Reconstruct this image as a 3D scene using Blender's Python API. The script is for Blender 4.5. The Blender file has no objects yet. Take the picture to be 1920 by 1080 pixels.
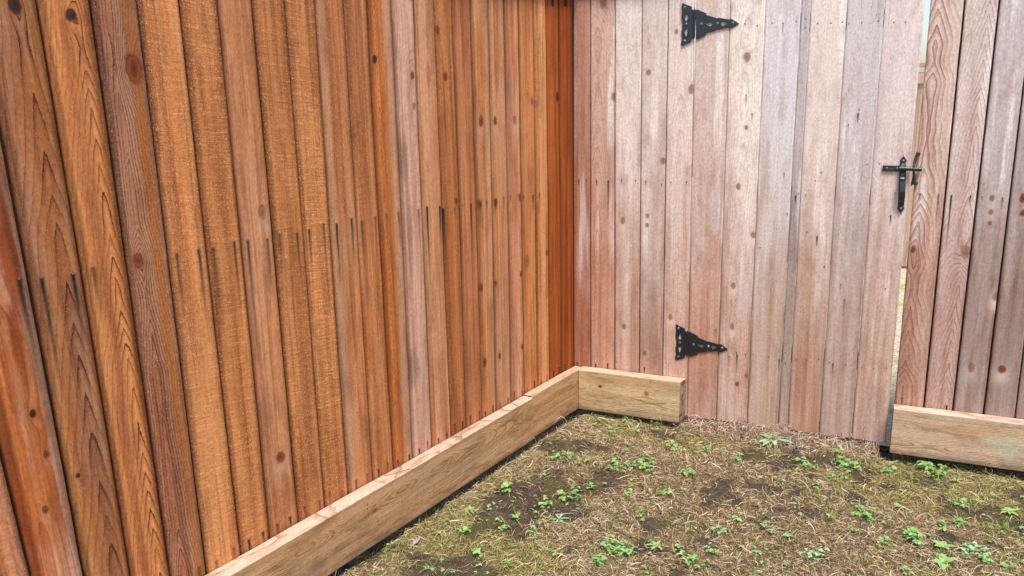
import bpy, bmesh, math, random
import numpy as np
from mathutils import Vector, Matrix

random.seed(7)
rng = np.random.default_rng(11)
SC = bpy.context.scene
COL = SC.collection
R = math.radians

# ------------------------------------------------------------------ camera
FPX = 1513.0                                   # focal length in pixels of a 1920 wide frame
FW = Vector((-0.5473, 0.8044, -0.2309)).normalized()
RT = Vector((0.8292, 0.5587, -0.0191)); RT = (RT - FW*RT.dot(FW)).normalized()
UP = RT.cross(FW)
CAM = Vector((2.29494, -4.03129, 1.85256))
cd = bpy.data.cameras.new('camera'); cam = bpy.data.objects.new('camera', cd); COL.objects.link(cam)
m = Matrix.Identity(4)
for i in range(3):
    m[i][0], m[i][1], m[i][2], m[i][3] = RT[i], UP[i], -FW[i], CAM[i]
cam.matrix_world = m
cd.sensor_width = 36; cd.lens = FPX/1920*36; cd.clip_start = .05; cd.clip_end = 500
SC.camera = cam

# ------------------------------------------------------------------ light
w = bpy.data.worlds.new('World'); SC.world = w; w.use_nodes = True
nt = w.node_tree; nt.nodes.clear()
sky = nt.nodes.new('ShaderNodeTexSky'); sky.sky_type = 'NISHITA'; sky.sun_disc = False
SUN_EL, SUN_AZ = R(64), R(135)                 # azimuth clockwise from +Y
sky.sun_elevation = SUN_EL; sky.sun_rotation = SUN_AZ
sky.air_density = 1.0; sky.dust_density = 1.6; sky.ozone_density = 0.6
bg = nt.nodes.new('ShaderNodeBackground'); bg.inputs[1].default_value = 0.13
ow = nt.nodes.new('ShaderNodeOutputWorld')
nt.links.new(sky.outputs[0], bg.inputs[0]); nt.links.new(bg.outputs[0], ow.inputs[0])
sd = bpy.data.lights.new('sun', 'SUN'); sd.energy = 2.9; sd.angle = R(20); sd.color = (1, .95, .88)
so = bpy.data.objects.new('sun', sd); COL.objects.link(so)
sv = Vector((math.sin(SUN_AZ)*math.cos(SUN_EL), math.cos(SUN_AZ)*math.cos(SUN_EL), math.sin(SUN_EL)))
so.rotation_euler = sv.to_track_quat('Z', 'Y').to_euler(); so.location = sv*20
SC.view_settings.view_transform = 'Standard'; SC.view_settings.look = 'None'
SC.view_settings.exposure = 0.68; SC.view_settings.gamma = 1

# ------------------------------------------------------------------ walls in space
DR = R(10.475)
RD = Vector((math.cos(DR), math.sin(DR), 0)); RN = Vector((-RD.y, RD.x, 0))
class Wall:
    def __init__(s, X, ang): s.X = Vector(X); s.N = Vector((-X[1], X[0], 0)); s.ang = ang   # N points away from viewer
    def at(s, px, py, off=0):                  # photo pixel -> (along, height) on the wall face (off metres in front)
        r = FW + RT*((px-960)/FPX) - UP*((py-540)/FPX)
        t = (-off - CAM.dot(s.N))/r.dot(s.N); P = CAM + r*t
        return P.dot(s.X), P.z
    def world(s, a, z, d=0): return s.X*a + s.N*d + Vector((0, 0, z))
LW = Wall((0, 1, 0), R(90)); RW = Wall(tuple(RD), DR)
def ground_at(px, py, z=0):
    r = FW + RT*((px-960)/FPX) - UP*((py-540)/FPX); t = (z-CAM.z)/r.z
    return CAM + r*t

# ------------------------------------------------------------------ naming helpers
def tag(o, label=None, cat=None, group=None, kind=None):
    if label: o['label'] = label
    if cat: o['category'] = cat
    if group: o['group'] = group
    if kind: o['kind'] = kind
    return o
def empty(name, loc, rz=0):
    o = bpy.data.objects.new(name, None); COL.objects.link(o); o.location = loc; o.rotation_euler = (0, 0, rz)
    o.empty_display_size = .1
    return o
def mesh_obj(name, verts, faces, mat, parent=None, smooth=False):
    me = bpy.data.meshes.new(name); me.from_pydata([tuple(v) for v in verts], [], faces)
    me.validate(); me.update()
    if mat: me.materials.append(mat)
    if smooth: me.polygons.foreach_set('use_smooth', [True]*len(me.polygons))
    o = bpy.data.objects.new(name, me); COL.objects.link(o)
    if parent: o.parent = parent
    return o

# ------------------------------------------------------------------ value noise for meshes
def _h(ix, iy, s):
    n = (ix.astype(np.int64)*374761393 + iy.astype(np.int64)*668265263 + s*974634777) & 0xffffffff
    n = ((n ^ (n >> 13))*1274126177) & 0xffffffff
    return ((n ^ (n >> 16)) & 0xffff)/65535.0
def vn(x, y, s=0):
    x = np.asarray(x, float); y = np.asarray(y, float)
    ix = np.floor(x); iy = np.floor(y); fx = x-ix; fy = y-iy
    fx = fx*fx*(3-2*fx); fy = fy*fy*(3-2*fy); ix = ix.astype(int); iy = iy.astype(int)
    a = _h(ix, iy, s); b = _h(ix+1, iy, s); c = _h(ix, iy+1, s); d = _h(ix+1, iy+1, s)
    return (a*(1-fx)+b*fx)*(1-fy) + (c*(1-fx)+d*fx)*fy
def fbm(x, y, s=0, o=4):
    r = 0; a = .5; t = 0
    for k in range(o): r = r + a*vn(x*2**k, y*2**k, s+k*17); t += a; a *= .5
    return r/t

# ------------------------------------------------------------------ node helpers
def lin(h):
    if not isinstance(h, str): return tuple(h)
    v = [int(h[i:i+2], 16)/255 for i in (0, 2, 4)]
    return tuple(c/12.92 if c <= .04045 else ((c+.055)/1.055)**2.4 for c in v)
class NT:
    def __init__(s, name):
        s.mat = bpy.data.materials.new(name); s.mat.use_nodes = True; s.t = s.mat.node_tree; s.t.nodes.clear()
    def n(s, typ, **kw):
        x = s.t.nodes.new(typ)
        for k, v in kw.items(): setattr(x, k, v)
        return x
    def put(s, sock, v):
        if isinstance(v, bpy.types.NodeSocket): s.t.links.new(v, sock)
        elif isinstance(v, (tuple, list)):
            v = tuple(v)
            if len(sock.default_value) == 4 and len(v) == 3: v += (1,)
            sock.default_value = v
        else: sock.default_value = v
    def m(s, op, a, b=None, c=None, clamp=False):
        x = s.n('ShaderNodeMath', operation=op, use_clamp=clamp)
        for i, v in enumerate((a, b, c)):
            if v is not None: s.put(x.inputs[i], v)
        return x.outputs[0]
    def add(s, a, b): return s.m('ADD', a, b)
    def sub(s, a, b): return s.m('SUBTRACT', a, b)
    def mul(s, a, b): return s.m('MULTIPLY', a, b)
    def mix(s, f, a, b, mode='MIX'):
        x = s.n('ShaderNodeMix', data_type='RGBA', blend_type=mode)
        s.put(x.inputs[0], f); s.put(x.inputs[6], a); s.put(x.inputs[7], b); return x.outputs[2]
    def ss(s, v, lo, hi):                       # smoothstep, also for lo > hi
        x = s.n('ShaderNodeMapRange', interpolation_type='SMOOTHSTEP'); s.put(x.inputs[0], v)
        if lo < hi: a = (lo, hi, 0, 1)
        else: a = (hi, lo, 1, 0)
        for i, q in enumerate(a): x.inputs[1+i].default_value = q
        return x.outputs[0]
    def vec(s, x, y, z):
        c = s.n('ShaderNodeCombineXYZ')
        for i, v in enumerate((x, y, z)): s.put(c.inputs[i], v)
        return c.outputs[0]
    def vmul(s, v, k, off=(0, 0, 0)):
        x = s.n('ShaderNodeVectorMath', operation='MULTIPLY_ADD'); s.put(x.inputs[0], v); s.put(x.inputs[1], k); s.put(x.inputs[2], off)
        return x.outputs[0]
    def noise(s, v, detail=2, rough=.5, scale=1, dist=0):
        x = s.n('ShaderNodeTexNoise'); s.put(x.inputs['Vector'], v); x.inputs['Scale'].default_value = scale
        x.inputs['Detail'].default_value = detail; x.inputs['Roughness'].default_value = rough
        x.inputs['Distortion'].default_value = dist
        return x.outputs['Fac']
    def white(s, v):
        x = s.n('ShaderNodeTexWhiteNoise', noise_dimensions='1D'); s.put(x.inputs['W'], v); return x.outputs['Value']
    def out(s, col, rough=.8, spec=.3, bump=None, bstr=.4, bdist=.002, **kw):
        p = s.n('ShaderNodeBsdfPrincipled'); s.put(p.inputs['Base Color'], col); s.put(p.inputs['Roughness'], rough)
        s.put(p.inputs['Specular IOR Level'], spec)
        for k, v in kw.items(): s.put(p.inputs[k.replace('_', ' ')], v)
        if bump is not None:
            b = s.n('ShaderNodeBump'); b.inputs['Strength'].default_value = bstr; b.inputs['Distance'].default_value = bdist
            s.put(b.inputs['Height'], bump); s.t.links.new(b.outputs[0], p.inputs['Normal'])
        o = s.n('ShaderNodeOutputMaterial'); s.t.links.new(p.outputs[0], o.inputs[0]); return s.mat

# one board's wood.  Local x across the board, z along it, y through it.
def wood(name, A='c08050', B='a8663a', C='b98a72', Cam=.5, line='6a3418', ls=.5, sp=.004, px=.03, pt=0., d0=.02, d1=.05, dn=.08,
         jag=.0006, wob=.012, saw=0., fuzz=.35, knots=(), nails=(), splits=(), spots=(), rough=.72, spec=.3, seed=0., ridge=1., fib=.25,
         blotch=.35, gain=1., vee=0., side=.03, lp=3., bleach=None, endg=False, tone=1., width=0., edge=.5):
    A, B, C = [tuple(c*gain for c in lin(q)) for q in (A, B, C)]; line = lin(line)
    t = NT(name); tc = t.n('ShaderNodeTexCoord').outputs['Object']
    sx = t.n('ShaderNodeSeparateXYZ'); t.put(sx.inputs[0], tc); x, y, z = sx.outputs
    so = (seed*3.71, seed*1.37, seed*7.13)
    N = lambda kx, kz, det=2, ro=.5, o=0: t.noise(t.vmul(tc, (kx, kx, kz), (so[0]+o, so[1]+o*2.3, so[2]-o)), det, ro)
    wv = t.sub(N(5, 1.6), .5); wv2 = t.sub(N(22, 5, 2, .5, 4), .5)
    x1 = t.add(x, t.add(t.mul(wv, wob), t.mul(wv2, wob*.25)))
    rx = t.sub(t.sub(x1, px), t.mul(z, pt))
    d = t.add(t.add(t.mul(z, d1), d0), t.mul(t.sub(N(1.2, 2.2, 1, .5, 9), .5), dn))
    if vee:                                     # flat-sawn cathedrals: pointed arches up the middle of the board
        q = t.m('SQRT', t.add(t.mul(rx, rx), 1.2e-5)); r = t.add(t.add(t.mul(q, vee), t.mul(z, d1)), t.mul(t.sub(N(1.2, 2.6, 2, .5, 9), .5), dn))
    else: r = t.m('SQRT', t.add(t.add(t.mul(rx, rx), t.mul(d, d)), 1e-6))
    jn = t.sub(N(170, 60, 3, .7, 2), .5); r = t.add(r, t.mul(jn, jag*2))
    for k in knots:
        kx, kz, kr = k[:3]; q = t.add(t.m('POWER', t.m('ABSOLUTE', t.m('DIVIDE', t.sub(x, kx), kr*2.1)), 2), t.m('POWER', t.m('ABSOLUTE', t.m('DIVIDE', t.sub(z, kz), kr*4.2)), 2))
        r = t.add(r, t.mul(t.m('EXPONENT', t.mul(q, -1)), kr*(1.5 if kx > px else -1.5)))
    g = t.m('DIVIDE', r, sp); fr = t.m('FRACT', g)
    ln = t.m('POWER', fr, lp*1.25 if vee else lp); soft = t.ss(fr, 1.0, .95); ln = t.mul(ln, soft)
    ln = t.mul(ln, t.add(t.mul(t.white(t.m('FLOOR', g)), .5), .5) if vee else t.add(t.mul(t.white(t.m('FLOOR', g)), .75), .25))
    if vee: ln = t.m('MULTIPLY', t.mul(ln, 1.7), t.m('MULTIPLY_ADD', t.m('EXPONENT', t.mul(t.m('POWER', t.m('ABSOLUTE', t.m('DIVIDE', rx, side)), 2), -1)), 1.6, .4, clamp=True)); ln = t.mul(ln, t.m('MULTIPLY_ADD', N(60, 14, 2, .6, 31), 1.6, .4, clamp=True))
    s1 = t.ss(N(26, .8, 3, .55, 1), .36, .64); p1 = t.ss(N(7, 1.5, 3, .6, 3), .42, .66)
    col = t.mix(s1, A, B); col = t.mix(t.mul(p1, Cam), col, C)
    if tone != 1: col = t.mix(t.mul(t.ss(N(34, .7, 4, .65, 33), .47, .62), .75), col, t.mix(1., col, (tone, tone*.86, tone*.74), 'MULTIPLY'))
    for (x0, wd, c, am) in splits:
        f = t.ss(x if abs(wd) < .002 else t.add(x, t.mul(wv, .03)), x0-wd, x0+wd); col = t.mix(t.mul(f, am), col, lin(c))
    for (cx_, cz_, rx_, rz_, c, am) in spots:
        q = t.add(t.m('POWER', t.m('ABSOLUTE', t.m('DIVIDE', t.sub(x, cx_), rx_)), 2), t.m('POWER', t.m('ABSOLUTE', t.m('DIVIDE', t.sub(z, cz_), rz_)), 2))
        q = t.add(q, t.mul(t.sub(N(26, 6, 3, .6, 5), .5), 1.6))
        col = t.mix(t.mul(t.ss(q, 1.25, .2), am), col, lin(c))
    if width:                                   # uneven grime along the long edges, with shading of the cupped board painted in
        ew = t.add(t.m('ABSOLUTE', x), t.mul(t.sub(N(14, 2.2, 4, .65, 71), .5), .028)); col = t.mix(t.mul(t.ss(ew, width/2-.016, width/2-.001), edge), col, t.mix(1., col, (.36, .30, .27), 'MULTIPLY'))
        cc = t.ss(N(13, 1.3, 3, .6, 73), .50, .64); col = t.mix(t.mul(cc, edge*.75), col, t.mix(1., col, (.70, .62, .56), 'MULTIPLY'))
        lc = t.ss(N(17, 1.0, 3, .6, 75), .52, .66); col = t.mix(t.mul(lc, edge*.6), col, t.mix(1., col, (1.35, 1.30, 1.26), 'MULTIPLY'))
    if bleach:                                  # weather-silvered, with sky brightness painted into the top; the foot keeps its brown
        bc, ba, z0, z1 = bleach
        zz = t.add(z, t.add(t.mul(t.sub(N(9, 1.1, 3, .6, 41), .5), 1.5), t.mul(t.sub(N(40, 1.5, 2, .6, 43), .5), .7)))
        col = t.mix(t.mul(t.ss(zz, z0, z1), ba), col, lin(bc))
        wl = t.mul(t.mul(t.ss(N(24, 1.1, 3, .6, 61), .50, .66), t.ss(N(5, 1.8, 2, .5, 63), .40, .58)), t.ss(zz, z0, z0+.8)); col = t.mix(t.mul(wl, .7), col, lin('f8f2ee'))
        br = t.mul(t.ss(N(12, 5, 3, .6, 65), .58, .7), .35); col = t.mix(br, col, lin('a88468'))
    if blotch:
        bl = N(20, 5, 4, .65, 7); col = t.mix(t.mul(t.ss(bl, .48, .68), blotch), col, t.mix(1., col, (.55, .48, .45), 'MULTIPLY'))
    col = t.mix(t.mul(ln, ls), col, line)
    # fibres, fuzz and saw marks
    f1 = N(420, 9, 2, .6, 11); col = t.mix(fib, col, t.mix(1., col, t.vec(*[t.m('MULTIPLY_ADD', f1, 1.7, .15)]*3), 'MULTIPLY'))
    mo = N(120, 75, 3, .75, 13); col = t.mix(.42, col, t.mix(1., col, t.vec(*[t.m('MULTIPLY_ADD', mo, 2.6, -.3)]*3), 'MULTIPLY'))
    fz = t.ss(N(330, 210, 2, .6, 15), .56, .70); hl = tuple(min(1, c*1.35+.12) for c in A); col = t.mix(t.mul(fz, fuzz), col, hl)
    h = t.add(t.mul(f1, .35), t.add(t.mul(fz, .5*fuzz), t.mul(ln, -.9*ridge)))
    if saw:
        zz = t.add(t.add(z, t.mul(x, .10)), t.mul(t.sub(N(16, 30, 3, .6, 17), .5), .012))
        sw = t.noise(t.vmul(t.vec(t.mul(x, 1.), t.mul(y, 0.), zz), (16, 1, 150), so), 3, .62); sw = t.m('MULTIPLY_ADD', sw, 4.4, -2.2); sw = t.mul(sw, t.m('MULTIPLY_ADD', t.ss(N(26, 9, 2, .6, 19), .38, .62), .8, .35))
        cw = t.m('POWER', t.m('ABSOLUTE', t.m('COSINE', t.mul(zz, math.pi/.052))), 40); cw = t.mul(cw, t.ss(N(35, 12, 2, .6, 21), .42, .62))
        k = t.m('MULTIPLY_ADD', t.add(sw, t.mul(cw, 1.1)), .19*saw, 1.0); col = t.mix(1., col, t.vec(k, k, k), 'MULTIPLY')
        h = t.add(h, t.mul(t.add(sw, cw), .45*saw))
    for k in knots:
        kx, kz, kr = k[:3]; dark = k[3] if len(k) > 3 else .5; halo = k[4] if len(k) > 4 else 0
        ax = t.m('DIVIDE', t.sub(x, kx), kr); az = t.m('DIVIDE', t.sub(z, kz), kr*(1.15+.55*((kz*37.7) % 1)))
        e = t.m('SQRT', t.add(t.mul(ax, ax), t.mul(az, az))); e = t.add(e, t.mul(t.sub(N(55, 32, 3, .65, 23+kx*100), .5), 1.0))
        if halo:
            hz = t.add(t.mul(az, .42), .55); halo = halo*(.35 if tone < .8 else 1.); hh = t.m('EXPONENT', t.mul(t.add(t.mul(t.mul(ax, ax), .22), t.mul(hz, hz)), -1.3))
            col = t.mix(t.mul(hh, halo*.75), col, lin('ecdccd'))
        st = t.m('EXPONENT', t.mul(t.m('POWER', t.m('ABSOLUTE', e), 2), -.32)); col = t.mix(t.mul(st, .4*min(1, dark*1.4)), col, lin('8a4a20'))
        rings = t.m('MULTIPLY_ADD', t.m('SINE', t.mul(e, 17)), .5, .5)
        kc = t.mix(t.ss(e, .1, .95), lin('180c08') if dark > .6 else lin('5e2812') if dark > .48 else lin('74452f'), lin('3a180c') if dark > .6 else lin('96481f') if dark > .48 else lin('a86c4a'))
        kc = t.mix(t.mul(rings, .35), kc, lin('2a1108'))
        col = t.mix(t.mul(t.ss(e, 1.08, .82), .92 if dark > .48 else .72), col, kc)
        rim = t.m('EXPONENT', t.mul(t.m('POWER', t.m('ABSOLUTE', t.m('DIVIDE', t.sub(e, 1.0), .16)), 2), -1)); col = t.mix(t.mul(rim, .85*dark), col, lin('3c1a0c'))
        h = t.add(h, t.mul(t.ss(e, 1.1, .8), -.6))
    for (nx, nz, nl, nw) in nails:
        na = .65+.7*((nx*9137.1+nz*771.7) % 1)
        dz = t.sub(nz, z); ax = t.m('ABSOLUTE', t.sub(t.sub(x, nx), t.mul(wv2, .004)))
        wdt = t.m('DIVIDE', ax, nw); f = t.m('EXPONENT', t.mul(t.mul(wdt, wdt), -1))
        fall = t.m('POWER', t.m('SUBTRACT', 1., t.m('DIVIDE', dz, nl), clamp=True), .8)
        on = t.ss(dz, -.004, .002); f = t.mul(t.mul(f, fall), on); f = t.mul(f, t.m('MULTIPLY_ADD', N(90, 20, 2, .6, 27), 1.3, .4, clamp=True))
        col = t.mix(t.m('MULTIPLY', f, na, clamp=True), col, lin('1c1818'))
    if endg:                                    # soil splashed up the foot of the timber, small dents and nail holes
        md = t.ss(t.add(x, t.mul(t.sub(N(14, 6, 4, .7, 51), .5), .16)), .075, .135); col = t.mix(t.mul(md, .65), col, lin('6a513a'))
        dn_ = t.ss(N(75, 40, 1, .5, 53), .76, .80); col = t.mix(t.mul(dn_, .7), col, lin('3c2a1c'))
        gs = t.ss(N(8, 2.5, 4, .7, 55), .55, .68); col = t.mix(t.mul(gs, .45), col, t.mix(1., col, (.58, .55, .5), 'MULTIPLY'))
        ob = t.n('ShaderNodeSeparateXYZ'); t.put(ob.inputs[0], t.n('ShaderNodeTexCoord').outputs['Normal']); f = t.ss(t.m('ABSOLUTE', ob.outputs[2]), .6, .85)
        dd = t.m('SQRT', t.add(t.m('POWER', t.m('ABSOLUTE', t.add(x, .02)), 2), t.m('POWER', t.m('ABSOLUTE', t.sub(y, .12)), 2)))
        rg = t.m('MULTIPLY_ADD', t.m('SINE', t.mul(t.add(dd, t.mul(mo, .004)), 900)), .5, .5)
        ec = t.mix(t.mul(rg, .6), lin('a98a70'), lin('6a5244')); ec = t.mix(t.ss(N(30, 30, 3, .7, 47), .48, .6), ec, lin('4c4440')); col = t.mix(f, col, ec)
    return t.out(col, rough, spec, h, .55, .0022)

# ------------------------------------------------------------------ other materials
def simple(name, c, rough=.6, spec=.4, metal=0., n=(60, .12), bstr=.2):
    t = NT(name); tc = t.n('ShaderNodeTexCoord').outputs['Object']
    q = t.noise(tc, 3, .6, n[0]); k = t.m('MULTIPLY_ADD', q, 2*n[1], 1-n[1]); base = t.mix(1., lin(c), t.vec(k, k, k), 'MULTIPLY')
    return t.out(base, rough, spec, q, bstr, .001, Metallic=metal)
M_BLACK = simple('black powder coated metal', '161c24', .3, .8, 0, (90, .35), .25)
M_SCREW = simple('screw head metal', '5c6a7a', .26, .9, .5, (200, .3), .2)
M_NAIL = simple('galvanised nail', '7d7b76', .45, .5, .6, (300, .3), .1)
M_STEM = simple('pale green stem', '7f9a4c', .6, .4)
def leafmat(name, c1, c2, trans=.25):
    t = NT(name); tc = t.n('ShaderNodeTexCoord').outputs['Object']; g = t.n('ShaderNodeNewGeometry').outputs['Random Per Island']
    q = t.noise(tc, 2, .5, 90); base = t.mix(g, lin(c1), lin(c2)); k = t.m('MULTIPLY_ADD', q, .7, .65); base = t.mix(1., base, t.vec(k, k, k), 'MULTIPLY')
    p = t.n('ShaderNodeBsdfPrincipled'); t.put(p.inputs['Base Color'], base); p.inputs['Roughness'].default_value = .5; p.inputs['Specular IOR Level'].default_value = .35
    tr = t.n('ShaderNodeBsdfTranslucent'); t.put(tr.inputs[0], base)
    mx = t.n('ShaderNodeMixShader'); mx.inputs[0].default_value = trans; t.t.links.new(p.outputs[0], mx.inputs[1]); t.t.links.new(tr.outputs[0], mx.inputs[2])
    o = t.n('ShaderNodeOutputMaterial'); t.t.links.new(mx.outputs[0], o.inputs[0]); return t.mat
M_CLOVER = leafmat('clover leaf', '74a456', 'a8cc84'); M_BROAD = leafmat('broad leaf', '90b86a', 'aecb84'); M_PALE = leafmat('pale weed leaf', '94c496', 'b4dcae')
M_BLADE = leafmat('grass blade', '6c8a34', '9aae4c')
def attrmat(name, rough=.75, spec=.25, trans=0):
    t = NT(name); a = t.n('ShaderNodeAttribute', attribute_name='tint').outputs['Color']; return t.out(a, rough, spec)
M_STRAW = attrmat('dead grass')

# ------------------------------------------------------------------ boards
NAILPX_L = [(36,523),(77,520),(136,513),(175.6,501),(331.6,474.8),(373,467.5),(401,464.6),(440,453),(466,450),(503,447.7),(523,438),(556,436),
            (581,429.6),(608,419),(631,419),(659,409),(680,413.5),(705,406),(724,400),(747,398),(785,391.7),(801,387),(825,386),(832,390),(853,388),
            (869,384),(884,381),(901,378),(913,376),(929,372),(945,369),(958,366),(970,364),(983,366),(1000,365),(1012,361)]
NAILPX_R = [(1085,337),(1099,337),(1118,338),(1140,338),(1165,337),(1191,338),(1211,340),(1240,345),(1258,341),(1287,341),
            (1725,363),(1760,365),(1784,366),(1820,367),(1842,369),(1880,371)]
NAILPX_G = [(1448,43,.004),(1468,43,.06),(1493,40,.004),(1510,35,.003),(1510,52,.003),(1533,43.6,.004),(1558,43,.003),(1579,41.5,.004),(1592,43.6,.01),
            (1616,42.6,.004),(1647,39,.006),(1676,42,.004),(1698,41.5,.004),(1420,48,.004),(1397,44,.02),(1540,324,.004),(1529,339,.004),(1492,367,.05),(1497,363,.004),
            (1511,365,.02),(1470,325,.03),(1476,400,.02),(1425,464,.004),(1399,178,.07),(1410,213,.05),(1513,435,.01),(1532,443,.06),(1546,499,.02),(1626,308,.004),(1649,307,.008),
            (1678,362,.004),(1670,404,.06),(1576,533,.06),(1583,562,.09),(1545,500,.004),(1660,541,.01),(1413,664,.004),(1441,669,.004),(1461,674,.08),(1473,661,.01),(1473,680,.02),(1493,674,.004),(1512,675,.003),(1535,673,.004),(1556,680,.004),(1562,682,.07),
            (1586,685,.004),(1616,689,.003),(1638,691,.004),(1662,690,.006),(1381,660,.03),(1367,668,.06),(1342,617,.06),(1382,665,.12),(1398,664,.03),(1611,206,.004),(1591,234,.03),(1609,213,.05)]
KICK_H, KICK_Z0 = .245, .025
ZTOP_L = None

def board(wall, name, e1, e2, ztop, zb, parent, th=.017, off=0., matkw=None, nails=(), knots=(), spots=(), gap=.0012, seed=0, wavy=.0009, label=None, botnails=True, rough_edge=0):
    """e1,e2: ((px,py),(px,py)) left and right edge in the photograph; builds a solid picket in the wall's plane"""
    (a0, z0), (a1, z1) = [wall.at(*q, off) for q in e1]; (b0, y0), (b1, y1) = [wall.at(*q, off) for q in e2]
    L = lambda z: a0 + (a1-a0)*(z-z0)/(z1-z0) + gap/2
    Rr = lambda z: b0 + (b1-b0)*(z-y0)/(y1-y0) - gap/2
    zb1, zb2 = zb if isinstance(zb, tuple) else (zb, zb)
    zm = (zb1+zb2)/2; s0 = (L(zm)+Rr(zm))/2; s1 = (L(ztop)+Rr(ztop))/2
    lean = math.atan2(s1-s0, ztop-zm)
    ca, sa = math.cos(lean), math.sin(lean)
    def loc(s, z): ds, dz = s-s0, z-zm; return ds*ca-dz*sa, ds*sa+dz*ca
    root = wall.world(s0, zm, -off)
    rm = Matrix.Rotation(wall.ang, 4, 'Z') @ Matrix.Rotation(lean, 4, 'Y')
    NZ = 70; W = Rr(zm)-L(zm); rb = .0048
    prof = [(0, th, 0), (0, rb*1.3, 0), (.35*rb, .35*rb, 0), (rb*1.3, 0, 0), (W*.25, 0, 1), (W*.5, 0, 1), (W*.75, 0, 1), (W-rb*1.3, 0, 0), (W-.35*rb, .35*rb, 0), (W, rb*1.3, 0), (W, th, 0)]
    cup = random.uniform(-.0022, .0022); bow = random.uniform(-.003, .003); ty = random.uniform(0, .0045)
    V = []
    for j in range(NZ+1):
        t = j/NZ
        for (u, dpt, cf) in prof:
            f = u/W; zlo = zb1*(1-f)+zb2*f; z = zlo + (ztop-zlo)*t
            l, r_ = L(z), Rr(z)
            wl = (float(fbm(z*9, seed*3.1, 5, 3))-.5)*2*wavy*2; wr = (float(fbm(z*9, seed*5.7+40, 9, 3))-.5)*2*wavy*2
            l += abs(wl); r_ -= abs(wr)
            s = l + (r_-l)*f
            X, Z = loc(s, z)
            Y = dpt + cup*(1-(2*f-1)**2) + bow*math.sin(t*5+seed) + ty
            V.append((X, Y, Z))
    n = len(prof); F = []
    for j in range(NZ):
        for i in range(n):
            i2 = (i+1) % n; F.append((j*n+i, j*n+i2, (j+1)*n+i2, (j+1)*n+i))
    F.append(tuple(reversed(range(n)))); F.append(tuple(NZ*n+i for i in range(n)))
    # knots and nails into board coordinates
    K = []
    for k in knots:
        s, z = wall.at(k[0], k[1], off); X, Z = loc(s, z); dist = (wall.world(s, z)-CAM).dot(FW); K.append((X, Z, k[2]*dist/FPX*(1.0 if wall is RW else 1.35))+tuple(k[3:]))
    S = []
    for k in spots:
        s, z = wall.at(k[0], k[1], off); X, Z = loc(s, z); S.append((X, Z)+tuple(k[2:]))
    nn = []; npos = []
    for q in nails:
        s, z = wall.at(q[0], q[1], off); ln = q[2] if len(q) > 2 else (random.uniform(.15, .40) if q[0] < 850 else random.choice((.02, .04, random.uniform(.05, .3))))
        X, Z = loc(s, z); nn.append((X, Z, ln, (.0070 if wall is LW else .0042) if ln > .03 else .0022)); npos.append((X, Z))
    if botnails:
        for fx in (.24, .76):
            if wall is RW and random.random() < .45: continue
            z = KICK_Z0+KICK_H+random.uniform(.018, .05); s = L(z)+(Rr(z)-L(z))*(fx+random.uniform(-.06, .06)); X, Z = loc(s, z)
            nn.append((X, Z, random.uniform(.05, .11), (.0062 if wall is LW else .0045))); npos.append((X, Z))
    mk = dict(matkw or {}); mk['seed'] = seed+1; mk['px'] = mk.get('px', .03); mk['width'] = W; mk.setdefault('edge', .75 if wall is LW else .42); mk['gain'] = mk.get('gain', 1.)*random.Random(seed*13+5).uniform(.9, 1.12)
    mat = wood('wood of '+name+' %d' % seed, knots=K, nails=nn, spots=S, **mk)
    o = mesh_obj(name, V, F, mat, parent)
    o.matrix_parent_inverse = parent.matrix_world.inverted()
    o.matrix_world = Matrix.Translation(root) @ rm
    if label: o['label'] = label
    for (X, Z) in npos:                          # nail heads are set a hair proud of the wood
        bmv, bf = disc((X, 0, Z), .0042)
        yb = cup*(1-(2*((X)/W+.5)-1)**2) + ty
        bmv = [(a, b+yb+bow*math.sin(Z/(ztop-zm)*5+seed), c) for a, b, c in bmv]
        nobj = mesh_obj('nail', bmv, bf, M_NAIL, o)
    return o
def disc(c, r, h=.0012, n=8):
    V = [(c[0]+r*math.cos(2*math.pi*i/n), c[1]+.002, c[2]+r*math.sin(2*math.pi*i/n)) for i in range(n)]
    V += [(c[0]+r*.8*math.cos(2*math.pi*i/n), c[1]-h, c[2]+r*.8*math.sin(2*math.pi*i/n)) for i in range(n)]
    F = [(i, (i+1) % n, n+(i+1) % n, n+i) for i in range(n)] + [tuple(range(n, 2*n))]
    return V, F

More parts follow.
